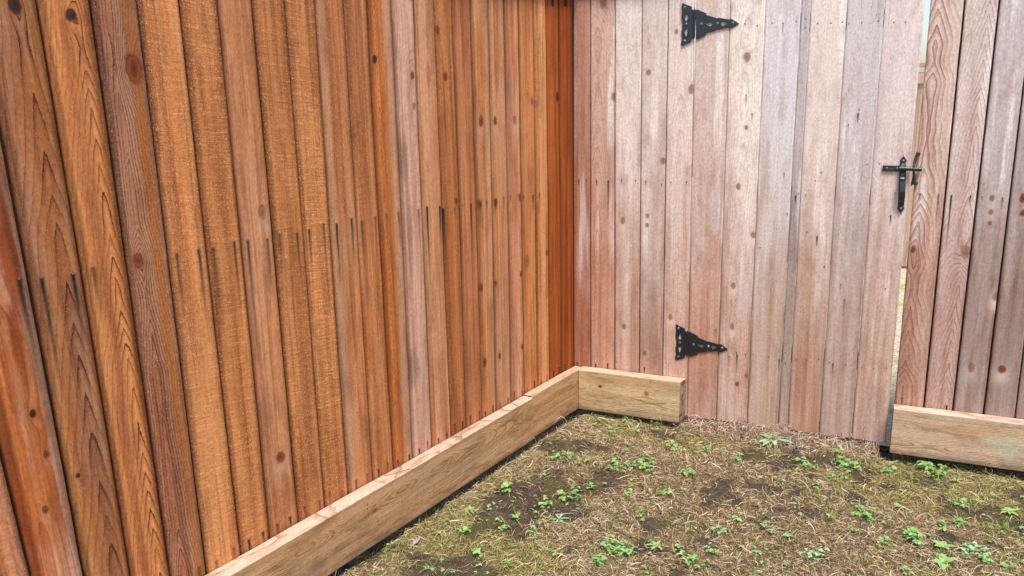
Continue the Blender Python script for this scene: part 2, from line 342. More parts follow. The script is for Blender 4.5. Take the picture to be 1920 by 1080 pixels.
# wood families: A/B main tones, C patch tone
OR = dict(A='b5713f', B='9c5a30', C='a8735a', Cam=.45)
LEFT = [  # (x at y=0, x at y=695) of the left edge, then settings of the picket to its right
 dict(e=((-375,0),(-70,1080)), kw=dict(A='a86a38',B='8f5428',ls=.2,saw=.6)),
 dict(e=((-205,0),(60,1080)), kw=dict(A='b5703e',B='a05020',C='c9a088',Cam=.8,ls=.75,sp=.016,px=-.015,d0=-.02,d1=.05,wob=.03,line='7a2e08',jag=.0008,splits=[(.042,.012,'c8a58e',.75)],fuzz=.15),
      knots=[(62,776,4,.7),(87,852,4,.5,.3),(84.5,956,4,.6,.3)], spots=[(22,500,.026,.16,'8a3806',.8),(35,655,.02,.13,'7a2c06',.9),(60,760,.035,.25,'a85a1c',.6),(12,440,.02,.2,'a04a10',.7)]),
 dict(e=((-42,0),(86,689)), kw=dict(A='a9713f',B='97582f',C='a27a62',Cam=.75,ls=.95,sp=.0125,px=.022,vee=.55,side=.012,d1=.10,dn=.03,wob=.012,line='3c170c',jag=.0022,splits=[(.048,.008,'8f5428',.6)],fuzz=.3),
      knots=[(27,9,8,.9),(146,892,3,.8)]),
 dict(e=((70,0),(184,695)), kw=dict(A='bd7c46',B='a9653a',C='b5794c',Cam=.5,ls=.95,sp=.0085,px=.030,vee=.55,side=.012,d1=.11,dn=.04,wob=.012,line='4a180c',jag=.0022,splits=[(.045,.012,'96561f',.6)],fuzz=.3),
      knots=[(134,28,7,.9)]),
 dict(e=((171,0),(268,695)), kw=dict(A='a77352',B='93583a',C='a5826c',Cam=.85,ls=.8,sp=.0065,px=-.02,vee=.7,side=.03,d1=.04,dn=.05,wob=.02,line='4a1c10',jag=.0024,splits=[(.018,.010,'a9601f',.85),(.055,.005,'c8a088',.8)],fuzz=.45),
      knots=[(252,128,12,.6),(260,489,7,.6)]),
 dict(e=((259,0),(344,695)), kw=dict(A='bb7e4e',B='a96c3e',C='b27a5a',ls=.12,sp=.004,px=.3,saw=.75,fuzz=.7,fib=.15)),
 dict(e=((338,0),(415,695)), kw=dict(A='b67442',B='9c5d30',C='a56c44',ls=.12,sp=.004,px=-.3,saw=1.,fuzz=.85,fib=.15)),
 dict(e=((410,0),(478,695)), kw=dict(A='bf855e',B='b57a52',C='b98c78',Cam=.8,ls=.15,sp=.006,px=.07,d0=.01,fuzz=.25,splits=[(.045,.01,'a26a42',.5)]),
      knots=[(493,397,6,.45,.5),(528,858,7,.5,.7)]),
 dict(e=((475,0),(537.5,695)), kw=dict(A='bd7e4c',B='a4622f',C='ad7046',ls=.12,px=.3,saw=.9,fuzz=.8,fib=.15)),
 dict(e=((535,0),(590.6,695)), kw=dict(A='c0804c',B='aa6a3c',C='b27448',ls=.1,px=.3,saw=1.25,fuzz=.85,fib=.1)),
 dict(e=((591.5,0),(639,695)), kw=dict(A='b8764c',B='a0623a',C='b08c70',Cam=.7,ls=.4,sp=.005,px=.25,fuzz=.6,splits=[(-.03,-.012,'b09478',.7)])),
 dict(e=((644,0),(688,695)), kw=dict(A='c08254',B='ab693c',C='b57c56',ls=.5,sp=.006,px=.2,fuzz=.55),spots=[(690,640,.02,.2,'a8581c',.7)]),
 dict(e=((690,0),(729,695)), kw=dict(A='b8682c',B='a75a24',C='b4683a',ls=.7,sp=.007,px=-.035,vee=.8,side=.02,d1=.25,jag=.002,line='7a3412',splits=[(.012,.016,'bb9d86',.85)],fuzz=.25),
      knots=[(703,112,4,.7)]),
 dict(e=((735,0),(768,695)), kw=dict(A='c6a494',B='b08c7c',C='bca294',Cam=.8,ls=.3,sp=.008,px=.05,fuzz=.25,splits=[(.048,.01,'8f6a58',.5)]),
      knots=[(774,142,4,.5),(777,200,3,.4)], spots=[(757,300,.03,.1,'8f6450',.6),(768,440,.02,.25,'8f6a5a',.6),(775,690,.04,.1,'7d6258',.6)]),
 dict(e=((777,0),(805,695)), kw=dict(A='c59272',B='b67d58',C='c2a08c',Cam=.6,ls=.3,sp=.007,px=.2,fuzz=.3,splits=[(.02,.02,'b8703c',.5)]),spots=[(803,140,.014,.06,'a0582a',.7)]),
 dict(e=((814.6,0),(842,695)), kw=dict(A='b87442',B='a05c2c',C='aa6c40',ls=.4,sp=.006,px=.2,saw=.5,fuzz=.6),
      knots=[(822,56,4,.5),(836,144,4.5,.5),(856,378,3,.5)],spots=[(834,200,.012,.25,'8a4818',.7)]),
 dict(e=((849.5,0),(873,695)), kw=dict(A='bb7a58',B='ae6d4a',C='b07a60',ls=.25,px=.3,fuzz=.3)),
 dict(e=((884,0),(903.5,695)), kw=dict(A='c28658',B='b3703e',C='c59a7c',Cam=.7,ls=.3,px=.3,fuzz=.35,splits=[(.025,.015,'cfa486',.7)]),
      knots=[(902,227,5,.5,.5),(900,383,4.5,.6),(903,540,4,.6),(910,680,4,.6)]),
 dict(e=((916,0),(931,695)), kw=dict(A='c18a5e',B='b5774a',C='d0aa90',Cam=.6,ls=.3,px=.25,fuzz=.35,splits=[(.03,.015,'cda486',.6)]),
      knots=[(929,227,4,.5,.5),(930,380,4,.5),(930,532,3,.5),(938,668,3,.5)]),
 dict(e=((946,0),(959,695)), kw=dict(A='c08868',B='b3795a',C='c2a49a',Cam=.7,ls=.2,px=.3,fuzz=.25),
      knots=[(967,226,4,.4,.8),(976,370,3.5,.5),(978,514,3,.5),(980,650,3,.5)]),
 dict(e=((974,0),(984,695)), kw=dict(A='b77848',B='a9683a',C='b88460',ls=.3,sp=.009,px=.02,fuzz=.25), knots=[(998,190,3.5,.4),(989,490,5,.4)]),
 dict(e=((1001,0),(1010,695)), kw=dict(A='c08858',B='b37644',C='c09070',ls=.25,sp=.009,px=-.02,fuzz=.5), knots=[(1006,195,3,.4),(1026,474,3,.6)]),
 dict(e=((1025,0),(1032,695)), kw=dict(A='a5561c',B='94480f',C='a8602c',ls=.4,px=.25,fuzz=.15), knots=[(1046,181,3.5,.9),(1037,3,4,.9)]),
 dict(e=((1049,0),(1054,695)), kw=dict(A='a5541a',B='8a3c0a',C='9c4c18',ls=.5,px=-.2,fuzz=.12), knots=[(1061,5,4.5,.9)]),
]
LEFT_END = ((1075,0),(1078,695))
PK = dict(B='a9806a')
RIGHT = [
 dict(e=((1074,0),(1075,560)), kw=dict(A='b27a5e',B='a76a4a',C='b38070',Cam=.5,ls=.3,px=.3,fuzz=.12)),
 dict(e=((1106,0),(1107,560)), kw=dict(A='b88c74',B='a97258',C='b99080',Cam=.6,ls=.5,sp=.008,px=-.03,d0=-.03,d1=.05,jag=.0012,fuzz=.25), knots=[(1130,6,6,.45),(1151,181,5,.4)], spots=[(1128,300,.06,.35,'a87558',.5)]),
 dict(e=((1153,0),(1152,560)), kw=dict(A='c4a896',B='b6937f',C='bc9e90',Cam=.7,ls=.15,px=.3,fuzz=.15), knots=[(1167,414,4,.35,.8),(1169,613,4,.35,.6)], spots=[(1160,300,.05,.25,'a88474',.5)]),
 dict(e=((1203.5,0),(1199,560)), kw=dict(A='b99a8c',B='a98472',C='b59c94',Cam=.7,ls=.3,px=.2,fuzz=.2), knots=[(1216,136,4,.4,.5),(1243,302,4.5,.4,.4),(1214,405,3.5,.4,.5),(1213,422,3,.4),(1208,662,3,.3)]),
 dict(e=((1253,0),(1244,560)), kw=dict(A='c0a498',B='b08a76',C='c0aaa2',Cam=.6,ls=.5,sp=.009,px=.01,d0=-.04,d1=.05,jag=.0014,line='a0664a',fuzz=.25), knots=[(1296,167,5,.4,.3),(1268,60,3,.4),(1257,595,4,.3,.8)]),
]
RIGHT_END = ((1303,0),(1292.5,560))
GATE = [
 dict(e=((1305,0),(1293.5,560)), b=(1287,781.5), kw=dict(A='b88f7c',B='a87860',C='b49486',Cam=.7,ls=.25,px=.3,fuzz=.25), spots=[(1318,400,.07,.4,'b08878',.5),(1340,390,.03,.15,'c0b4ba',.7)]),
 dict(e=((1370,0),(1352,560)), b=(1342.6,787), kw=dict(A='c0a294',B='b59080',C='c4aea6',Cam=.7,ls=.3,sp=.008,px=.0,d0=.02,d1=.01,fuzz=.2),
      knots=[(1401,107,5.5,.4,.7),(1384,350,4,.3,1.),(1412,441,4.5,.35,.9),(1375,536,4,.4,.9),(1399,239,3,.4),(1373,613,4,.3,.8),(1382,720,3,.5),(1399,705,3,.4)], spots=[(1368,330,.03,.5,'b07c5c',.7),(1400,300,.04,.4,'d8c4b8',.6),(1393,560,.04,.2,'c8bec0',.5)]),
 dict(e=((1436,0),(1411,560)), b=(1400.5,795), kw=dict(A='bea898',B='b09886',C='b89a8c',Cam=.55,ls=.1,px=.3,fuzz=.12), spots=[(1440,420,.05,.18,'d0b8a8',.8),(1455,480,.05,.12,'b08874',.6),(1465,180,.08,.2,'c4bcc6',.6)]),
 dict(e=((1503,0),(1472,560)), b=(1458.5,803), kw=dict(A='ad9c94',B='9c8b82',C='a88c7e',ls=.3,px=.2,fuzz=.15), spots=[(1490,420,.03,.25,'8f878c',.5)]),
 dict(e=((1521,0),(1488.5,560)), b=(1476.5,805), kw=dict(A='bf9c88',B='b0856c',C='bb9e90',Cam=.6,ls=.25,px=-.25,fuzz=.3), spots=[]),
 dict(e=((1590,0),(1555,560)), b=(1535.5,815), kw=dict(A='bba498',B='a88f80',C='b49a90',Cam=.6,ls=.5,sp=.006,px=.2,fuzz=.15,line='7f6c6a'), spots=[(1600,430,.06,.15,'9c8478',.6)]),
 dict(e=((1659.5,0),(1619,560)), b=(1596.7,821.5), kw=dict(A='c0a494',B='b08c7c',C='b89c94',Cam=.5,ls=.18,px=.25,fuzz=.2), spots=[(1672,85,.012,.07,'a8683c',.6)]),
]
GATE_END = dict(e=((1735.5,0),(1685,560)), b=(1661,830))
POSTR = [
 dict(e=((1744.5,0),(1694,560)), kw=dict(A='bb9684',B='ae8470',C='b89c90',Cam=.5,ls=.6,sp=.011,px=-.035,vee=.5,side=.035,d1=.09,dn=.12,wob=.03,line='8a4426',jag=.0009,lp=1.3,fuzz=.35), knots=[(1712,469,4,.5)]),
 dict(e=((1809.5,0),(1752.5,560)), kw=dict(A='ba9890',B='ae8878',C='bca49c',Cam=.5,ls=.6,sp=.007,px=.03,vee=.45,side=.022,d1=.10,dn=.05,jag=.0016,wob=.03,line='7c3c24',fuzz=.3), knots=[(1810,473,8,.2)]),
 dict(e=((1875,0),(1810.6,560)), kw=dict(A='ac968e',B='9e8478',C='ae9a94',Cam=.7,ls=.2,px=.3,fuzz=.2), knots=[(1860,372,4,.45,.5),(1858,398,4,.45,.5),(1856,419,3,.4),(1821,690,5,.45,.6),(1867,558,5,.3,1.)]),
 dict(e=((1939.5,0),(1871,560)), kw=dict(A='aa938a',B='9a7f74',C='aa968e',Cam=.7,ls=.35,sp=.006,px=.2,fuzz=.2), knots=[(1878,692,6,.5,.8),(1918,372,5,.5),(1918,400,5,.5),(1915,70,6,.4)]),
 dict(e=((2004,0),(1932,560)), kw=dict(A='aa928c',B='9a7c70',C='a89490',ls=.3,px=.3)),
 dict(e=((2069,0),(1994,560)), kw=dict(A='ae948a',B='9a7c70',C='a89490',ls=.3,px=.3)),
]
POSTR_END = ((2135,0),(2056,560))

for i, b in enumerate(LEFT):
    b['kw']['tone'] = .85 if i == 13 else .60; b['kw']['Cam'] = b['kw'].get('Cam', .5)*.75; b['kw']['blotch'] = .5
    b['kw']['splits'] = [(q[0], q[1], q[2], q[3]*.8) for q in b['kw'].get('splits', ())]
    if 5 <= i < 22:
        b['kw']['gain'] = 1.14; f_ = .3 if i == 13 else .42
        for k_, tgt in (('A', 'c6844e'), ('B', 'a35e2a'), ('C', 'bd7c4a')):
            b['kw'][k_] = tuple(p*(1-f_)+q*f_ for p, q in zip(lin(b['kw'][k_]), lin(tgt)))
        b['kw']['splits'] = [(q[0], q[1], tuple(p*(.72)+r*.28 for p, r in zip(lin(q[2]), lin('c08458'))), q[3]) for q in b['kw']['splits']]
    else: b['kw']['gain'] = 1.27 if i < 5 else 1.08
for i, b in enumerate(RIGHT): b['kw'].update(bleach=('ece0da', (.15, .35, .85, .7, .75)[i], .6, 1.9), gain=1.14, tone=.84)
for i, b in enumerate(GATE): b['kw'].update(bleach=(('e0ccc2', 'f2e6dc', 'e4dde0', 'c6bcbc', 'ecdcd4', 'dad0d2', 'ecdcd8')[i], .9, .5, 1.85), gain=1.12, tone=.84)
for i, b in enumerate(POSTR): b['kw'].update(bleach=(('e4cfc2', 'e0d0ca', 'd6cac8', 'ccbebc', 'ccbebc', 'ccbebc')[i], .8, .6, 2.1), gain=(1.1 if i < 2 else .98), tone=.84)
ztop = LW.at(1062, 1.5)[1]; ZT = ztop + .35
def assign(nl, e1, e2):
    out = []
    for q in nl:
        x1 = e1[0][0]+(e1[1][0]-e1[0][0])*(q[1]-e1[0][1])/(e1[1][1]-e1[0][1]); x2 = e2[0][0]+(e2[1][0]-e2[0][0])*(q[1]-e2[0][1])/(e2[1][1]-e2[0][1])
        if x1 <= q[0] < x2: out.append(q)
    return out
def solid_box(name, mat, parent, wall, a0, a1, d0, d1, z0, z1, bev=.003, kick=False):
    """axis box in wall coordinates; long axis is local z when kick"""
    bm = bmesh.new(); cx, cd_, cz = (a0+a1)/2, (d0+d1)/2, (z0+z1)/2
    L, D, H = a1-a0, d1-d0, z1-z0
    if kick:                                    # x -> height, z -> along
        bmesh.ops.create_cube(bm, size=1, matrix=Matrix.Diagonal((H, D, L, 1)))
        bmesh.ops.subdivide_edges(bm, edges=[e for e in bm.edges if abs(e.verts[0].co.z-e.verts[1].co.z) > .01], cuts=24, use_grid_fill=True)
    else: bmesh.ops.create_cube(bm, size=1, matrix=Matrix.Diagonal((L, D, H, 1)))
    ed = [e for e in bm.edges if len(e.link_faces) == 2 and e.link_faces[0].normal.dot(e.link_faces[1].normal) < .5]
    bmesh.ops.bevel(bm, geom=ed, offset=bev, segments=2, affect='EDGES', profile=.6)
    if kick:
        for v in bm.verts:
            v.co.x += (float(fbm(v.co.z*4, cx*7, 3, 3))-.5)*.006; v.co.y += (float(fbm(v.co.z*3, cz*9+cx, 8, 3))-.5)*.006
    me = bpy.data.meshes.new(name); bm.to_mesh(me); bm.free(); me.materials.append(mat)
    o = bpy.data.objects.new(name, me); COL.objects.link(o)
    rm = Matrix.Rotation(wall.ang, 4, 'Z')
    if kick: rm = rm @ Matrix(((0, 0, 1, 0), (0, 1, 0, 0), (-1, 0, 0, 0), (0, 0, 0, 1)))
    o.parent = parent; o.matrix_parent_inverse = parent.matrix_world.inverted()
    o.matrix_world = Matrix.Translation(wall.world(cx, cz, cd_)) @ rm
    return o

bpy.context.view_layer.update()
# ---- left fence
fence_l = tag(empty('wooden_fence', (0, -2.2, 0), R(90)), 'long orange-brown cedar picket fence on the left with a thick timber kickboard along its foot', 'fence')
bpy.context.view_layer.update()
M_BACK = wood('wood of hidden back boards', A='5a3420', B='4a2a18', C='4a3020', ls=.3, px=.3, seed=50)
for i, b in enumerate(LEFT):
    e1 = b['e']; e2 = LEFT[i+1]['e'] if i+1 < len(LEFT) else LEFT_END
    o = board(LW, 'picket', e1, e2, ZT, .05, fence_l, matkw=b['kw'], knots=b.get('knots', ()), spots=b.get('spots', ()), nails=assign(NAILPX_L, e1, e2), seed=i, gap=.0085 if i < 9 else .0070)
s_left = LW.at(*LEFT[0]['e'][0])[0]
M_SIDE = [wood('wood of side pickets %d' % k, A='b5713f', B='96562c', C='a8735a', ls=.4, px=.05, seed=90+k) for k in range(2)]
s_near = min(LW.at(*LEFT[0]['e'][0])[0], LW.at(*LEFT[0]['e'][1])[0])
for k in range(9): solid_box('picket', M_SIDE[k % 2], fence_l, LW, s_near-.145*(k+1), s_near-.145*k-.006, .001, .018, .05, ZT, kick=False)
s_left = s_near-1.3
for k in range(3):                               # two plain pickets more beyond the left edge of the picture would be out of sight: only the boards that close the joints from behind
    pass
zs = LEFT + [dict(e=LEFT_END)]
for i, b in enumerate(zs):
    a0 = LW.at(*b['e'][0])[0]; a1, zq = LW.at(*b['e'][1]); am = (a0+a1)/2
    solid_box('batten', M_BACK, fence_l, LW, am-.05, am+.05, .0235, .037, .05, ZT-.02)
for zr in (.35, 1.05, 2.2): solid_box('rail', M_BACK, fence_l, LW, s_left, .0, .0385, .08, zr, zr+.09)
# ---- right-hand runs
fence_c = tag(empty('wooden_fence', RW.world(.35, 0), DR), 'short pinkish picket fence panel between the corner and the gate, timber block below', 'fence')
gate = tag(empty('wooden_gate', RW.world(1.1, 0), DR), 'closed pinkish-grey wooden picket gate with two black strap hinges and a black latch', 'gate')
fence_r = tag(empty('wooden_fence', RW.world(2.1, 0), DR), 'grey-pink picket fence panel right of the gate latch, pale timber kickboard below', 'fence')
bpy.context.view_layer.update()
for i, b in enumerate(RIGHT):
    e1 = b['e']; e2 = RIGHT[i+1]['e'] if i+1 < len(RIGHT) else RIGHT_END
    board(RW, 'picket', e1, e2, ZT, .05, fence_c, matkw=b['kw'], knots=b.get('knots', ()), spots=b.get('spots', ()), nails=assign(NAILPX_R, e1, e2), seed=100+i, gap=.003)
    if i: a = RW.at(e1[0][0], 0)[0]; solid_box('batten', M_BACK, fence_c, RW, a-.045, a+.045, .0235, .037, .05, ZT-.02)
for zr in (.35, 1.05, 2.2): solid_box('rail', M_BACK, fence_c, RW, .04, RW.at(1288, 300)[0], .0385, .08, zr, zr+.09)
for i, b in enumerate(GATE):
    e1 = b['e']; nx = GATE[i+1] if i+1 < len(GATE) else GATE_END
    e2 = nx['e']; e1 = (e1[0], b['b']); e2 = (e2[0], nx['b']); zb = (RW.at(*b['b'])[1], RW.at(*nx['b'])[1])
    board(RW, 'picket', e1, e2, ZT, zb, gate, matkw=b['kw'], knots=b.get('knots', ()), spots=b.get('spots', ()), nails=assign(NAILPX_G, e1, e2), seed=200+i, gap=.0008, botnails=False, wavy=.0013)
g0 = RW.at(1295, 500)[0]; g1 = RW.at(1684, 500)[0]
for (py, pyy) in ((43, 43), (365, 365), (668, 668)):
    zc = RW.at(1480, py)[1]; solid_box('rail', M_BACK, gate, RW, g0+.03, g1-.03, .021, .06, zc-.045, zc+.045)
for i, b in enumerate(POSTR):
    e1 = b['e']; e2 = POSTR[i+1]['e'] if i+1 < len(POSTR) else POSTR_END
    board(RW, 'picket', e1, e2, ZT, .05, fence_r, matkw=b['kw'], knots=b.get('knots', ()), spots=b.get('spots', ()), nails=assign(NAILPX_R, e1, e2), seed=300+i, gap=((.005, .008, .007, .006)[i] if i < 4 else .003))
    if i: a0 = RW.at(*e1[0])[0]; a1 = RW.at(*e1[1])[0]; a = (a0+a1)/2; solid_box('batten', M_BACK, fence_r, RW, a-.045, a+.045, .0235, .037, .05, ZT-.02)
sr = max(RW.at(*POSTR_END[0])[0], RW.at(*POSTR_END[1])[0])
for k in range(7): solid_box('picket', M_SIDE[k % 2], fence_r, RW, sr+.145*k+.004, sr+.145*(k+1), .001, .018, .05, ZT)
for zr in (.35, 1.05, 2.2): solid_box('rail', M_BACK, fence_r, RW, RW.at(1700, 560)[0]+.05, sr+1.0, .0385, .08, zr, zr+.09)

# ---- kickboards and cap rails
def kickmat(name, seed, A, B, C, knots=(), **kw):
    d = dict(line='6a4826', ls=.9, sp=.0058, px=-.05, d0=.012, d1=.03, dn=.12, wob=.03, jag=.0005, fuzz=.1, fib=.35, blotch=.75); d.update(kw); d['endg'] = True
    return wood(name, A=A, B=B, C=C, Cam=.6, knots=knots, seed=seed, **d)
TK_L, TK_R = .064, .080
JOINT = -0.575
Z0, Z1 = KICK_Z0, KICK_Z0+KICK_H
TOPW = [(-.1185, -.0012, 'd2bcac', .65)]
km1 = kickmat('treated timber long kickboard', 31, 'c69c74', 'b0835a', 'b09270', splits=TOPW, knots=((.0, .3, .012, .3), (-.03, 1.0, .008, .4)))
km2 = kickmat('treated timber corner kickboard', 32, 'c89c70', 'b08254', 'ba9468', splits=[(-.1195, -.0012, 'ccae98', .75)])
def kxy(px, py, mid, off): a, z = RW.at(px, py, off); return (Z0+Z1)/2-z, a-mid
_k = [kxy(1212, 738, (.0505+.652)/2, TK_R)+(.013, .3), kxy(1125, 725, (.0505+.652)/2, TK_R)+(.008, .6)]
km3 = kickmat('treated timber block', 33, 'd6b98e', 'c29e70', 'cab896', knots=_k, sp=.009, px=.03, splits=[(-.1195, -.0012, 'cfb09a', .75)])
k0 = RW.at(1675, 756)[0]
km4 = kickmat('treated timber right kickboard', 34, 'd2b496', 'be9c7a', 'c6c0aa', spots=[kxy(1880, 822, (k0+sr+1.0)/2, TK_R)+(.07, .10, 'bfc8ae', .5), kxy(1895, 850, (k0+sr+1.0)/2, TK_R)+(.05, .05, 'b4c8b4', .35), kxy(1850, 810, (k0+sr+1.0)/2, TK_R)+(.03, .22, 'c89864', .6)], sp=.008, px=.06, splits=[(-.1185, -.0012, 'd6bca8', .8)])
kl = solid_box('kickboard', km1, fence_l, LW, s_left-.4, JOINT-.0008, -TK_L-.004, -.006, Z0-.002, Z1-.005, kick=True)
zt_ = max(v.co.z for v in kl.data.vertices)
for v in kl.data.vertices:                       # a stouter timber towards the near end: its face drifts off the line of the fence
    if v.co.y < 0: v.co.y -= .014*(zt_-v.co.z)/2.0
solid_box('kickboard', km2, fence_l, LW, JOINT+.004, -.006, -TK_L+.003, -.004, Z0+.001, Z1, kick=True)
kr_end = .652
blk = solid_box('kickboard', km3, fence_c, RW, .0505, kr_end, -TK_R, -.003, Z0, Z1+.001, kick=True, bev=.004)
zmx = max(v.co.z for v in blk.data.vertices)
for v in blk.data.vertices:                      # the free end is not cut square
    if v.co.z > zmx-.012: v.co.z += .010+.010*v.co.y/.04
solid_box('kickboard', km4, fence_r, RW, k0, sr+1.0, -TK_R, -.003, Z0, Z1-.002, kick=True, bev=.004)
capm = wood('wood of cap rail', A='6e4426', B='5c3820', C='6a4a34', ls=.3, px=.3, seed=60)
zc = LW.at(1066, -1)[1]+.02
solid_box('cap_rail', capm, fence_l, LW, s_left, -.02, -.028, -.004, zc, zc+.09, kick=True)
solid_box('cap_rail', capm, fence_c, RW, .03, RW.at(1290, 0)[0], -.028, -.004, zc+.03, zc+.12, kick=True)

# ------------------------------------------------------------------ metalwork
def plate(name, outlines, th, mat, parent, off, wall=RW, org=None, bev=.0008):
    """filled outlines (first = outer, rest = holes) in wall coordinates, extruded to th"""
    cu = bpy.data.curves.new(name, 'CURVE'); cu.dimensions = '2D'; cu.fill_mode = 'BOTH'; cu.extrude = th/2; cu.bevel_depth = bev; cu.bevel_resolution = 1
    for pl in outlines:
        sp = cu.splines.new('POLY'); sp.points.add(len(pl)-1); sp.use_cyclic_u = True
        for p, q in zip(sp.points, pl): p.co = (q[0]-org[0], q[1]-org[1], 0, 1)
    tmp = bpy.data.objects.new(name, cu); COL.objects.link(tmp)
    dg = bpy.context.evaluated_depsgraph_get(); me = bpy.data.meshes.new_from_object(tmp.evaluated_get(dg))
    bpy.data.objects.remove(tmp)
    me.materials.clear(); me.materials.append(mat); me.transform(Matrix.Rotation(R(90), 4, 'X'))
    o = bpy.data.objects.new(name, me); COL.objects.link(o)
    return o
def place(o, parent, wall, a, z, d):
    o.parent = parent; o.matrix_parent_inverse = parent.matrix_world.inverted()
    o.matrix_world = Matrix.Translation(wall.world(a, z, d)) @ Matrix.Rotation(wall.ang, 4, 'Z')
def join_into(dst, srcs):
    bm = bmesh.new(); bm.from_mesh(dst.data); 
    for s in srcs: bm.from_mesh(s)
    bm.to_mesh(dst.data); bm.free()
def cyl_mesh(p0, p1, r, n=14, r2=None):
    p0, p1 = Vector(p0), Vector(p1); d = p1-p0; q = d.to_track_quat('Z', 'Y').to_matrix().to_4x4()
    bm = bmesh.new(); bmesh.ops.create_cone(bm, cap_ends=True, segments=n, radius1=r, radius2=r if r2 is None else r2, depth=d.length, matrix=Matrix.Translation((p0+p1)/2) @ q)
    me = bpy.data.meshes.new('tmp'); bm.to_mesh(me); bm.free(); return me
def screw_mesh(r=.0098, slot=True):
    bm = bmesh.new(); bmesh.ops.create_cone(bm, cap_ends=True, segments=6, radius1=r*1.05, radius2=r*.95, depth=.003, matrix=Matrix.Rotation(R(90), 4, 'X'))
    bmesh.ops.create_uvsphere(bm, u_segments=12, v_segments=6, radius=r*.72, matrix=Matrix.Translation((0, -.001, 0)) @ Matrix.Diagonal((1, .55, 1, 1)))
    me = bpy.data.meshes.new('screw'); bm.to_mesh(me); bm.free(); me.materials.append(M_SCREW); return me
SCREW = screw_mesh()
def H(x, y): return RW.at(1265+x/11.25, y/11.25, .004)
leafA = [[(155,75),(180,70),(358,142),(362,200),(395,205),(395,800),(355,805),(350,882),(165,965),(143,955),(140,860),(164,855),(160,800),(150,745),(146,640),(165,632),(168,430),(155,415),(149,330),(166,200),(155,190)],
         [(255,262),(295,385),(247,450),(205,405)], [(250,588),(292,632),(240,785),(200,660)]]
leafB = [[(450,215),(490,203),(665,285),(668,320),(860,370),(885,392),(915,375),(1150,415),(1165,398),(1208,400),(1352,500),(1208,592),(1160,592),(1150,575),(1110,580),(925,628),(895,615),(868,635),(830,655),(660,692),(652,742),(490,822),(450,812)],
         [(625,508),(780,460),(808,515),(760,562)], [(965,500),(1003,452),(1135,495),(1005,552)]]
scr = [(215,160),(245,510),(215,868),(565,510),(905,500),(1225,488)]
org = H(420, 500)
def make_hinge():
    o = plate('hinge', [[H(*q) for q in pl] for pl in leafA], .003, M_BLACK, gate, 0, org=org)
    o2 = plate('hinge', [[H(*q) for q in pl] for pl in leafB], .003, M_BLACK, gate, 0, org=org)
    zt, zbm = H(420, 205)[1]-org[1], H(420, 800)[1]-org[1]; ms = [o2.data]
    nseg = 5
    for k in range(nseg):
        a = zbm+(zt-zbm)*k/nseg; b = zbm+(zt-zbm)*(k+1)/nseg-.0012
        ms.append(cyl_mesh((0, -.003, a), (0, -.003, b), .0058))
    ms.append(cyl_mesh((0, -.003, zbm-.004), (0, -.003, zt+.004), .0035))
    join_into(o, ms); bpy.data.objects.remove(o2)
    for q in scr:
        a, z = H(*q); s = bpy.data.objects.new('screw', SCREW); COL.objects.link(s); s.parent = o; s.location = (a-org[0], -.0038, z-org[1]); s.rotation_euler = (0, random.random()*6, 0)
    return o
hg = make_hinge(); 
kids = [c for c in COL.objects if c.parent == hg]
place(hg, gate, RW, org[0], org[1], -.004)
hg2 = hg.copy(); COL.objects.link(hg2)
p1 = RW.at(1268.3, 608.9); p2 = RW.at(1364.1, 654); q1 = H(160, 75); q2 = H(1350, 500)
da = ((p1[0]-q1[0])+(p2[0]-q2[0]))/2; dz = ((p1[1]-q1[1])+(p2[1]-q2[1]))/2
for c in kids: s = c.copy(); COL.objects.link(s); s.parent = hg2
place(hg2, gate, RW, org[0]+da, org[1]+dz, -.004)

# latch: slide bolt with a pull handle
def T(x, y, off=.006): return RW.at(1642+x/8.64, 280+y/8.64, off)
lo = T(435, 310)
def bm_obj(name, bm, mat):
    me = bpy.data.meshes.new(name); bm.to_mesh(me); bm.free(); me.materials.append(mat); o = bpy.data.objects.new(name, me); COL.objects.link(o); return o
def strip(bm, pts, wfun, th):
    """vertical strap swept through (a, depth, z) points with width"""
    rows = []
    for i, (a, d, z) in enumerate(pts):
        wd = wfun[i]/2; rows.append([bm.verts.new((a-wd, d, z)), bm.verts.new((a-wd*.55, d-th, z)), bm.verts.new((a+wd*.55, d-th, z)), bm.verts.new((a+wd, d, z)), bm.verts.new((a, d+th*.4, z))])
    for r0, r1 in zip(rows, rows[1:]):
        for i in range(5): bm.faces.new((r0[i], r0[(i+1) % 5], r1[(i+1) % 5], r1[i]))
    bm.faces.new(rows[0]); bm.faces.new(list(reversed(rows[-1])))
bm = bmesh.new()
def L2(x, y): a, z = T(x, y); return a-lo[0], z-lo[1]
pts = []; wf = []
for (x, y, d, wd) in [(450,112,0,.002),(450,140,0,.006),(448,165,0,.010),(447,185,0,.0125),(446,205,0,.010),(444,225,0,.0085),(443,250,-.004,.0105),(441,290,-.010,.0125),(440,345,-.010,.0125),(437,370,-.003,.0125),(434,450,-.003,.0125),(432,475,-.008,.0125),(430,500,-.006,.0120),(428,525,-.018,.0125),(424,600,-.026,.0125),(420,680,-.030,.0128),(416,760,-.027,.0125),(412,815,-.018,.012),(410,860,-.006,.0118),(409,900,0,.0115),(407,925,0,.0105),(406,945,0,.0130),(405,960,0,.0132),(404,985,0,.0085),(404,1005,0,.006),(404,1028,0,.002)]:
    a, z = L2(x, y); pts.append((a, d, z)); wf.append(wd)
strip(bm, pts, [q*2.45 for q in wf], .004)
latch = bm_obj('latch', bm, M_BLACK)
parts = []
a0, zt_ = L2(118, 262); a1, zb_ = L2(390, 356)
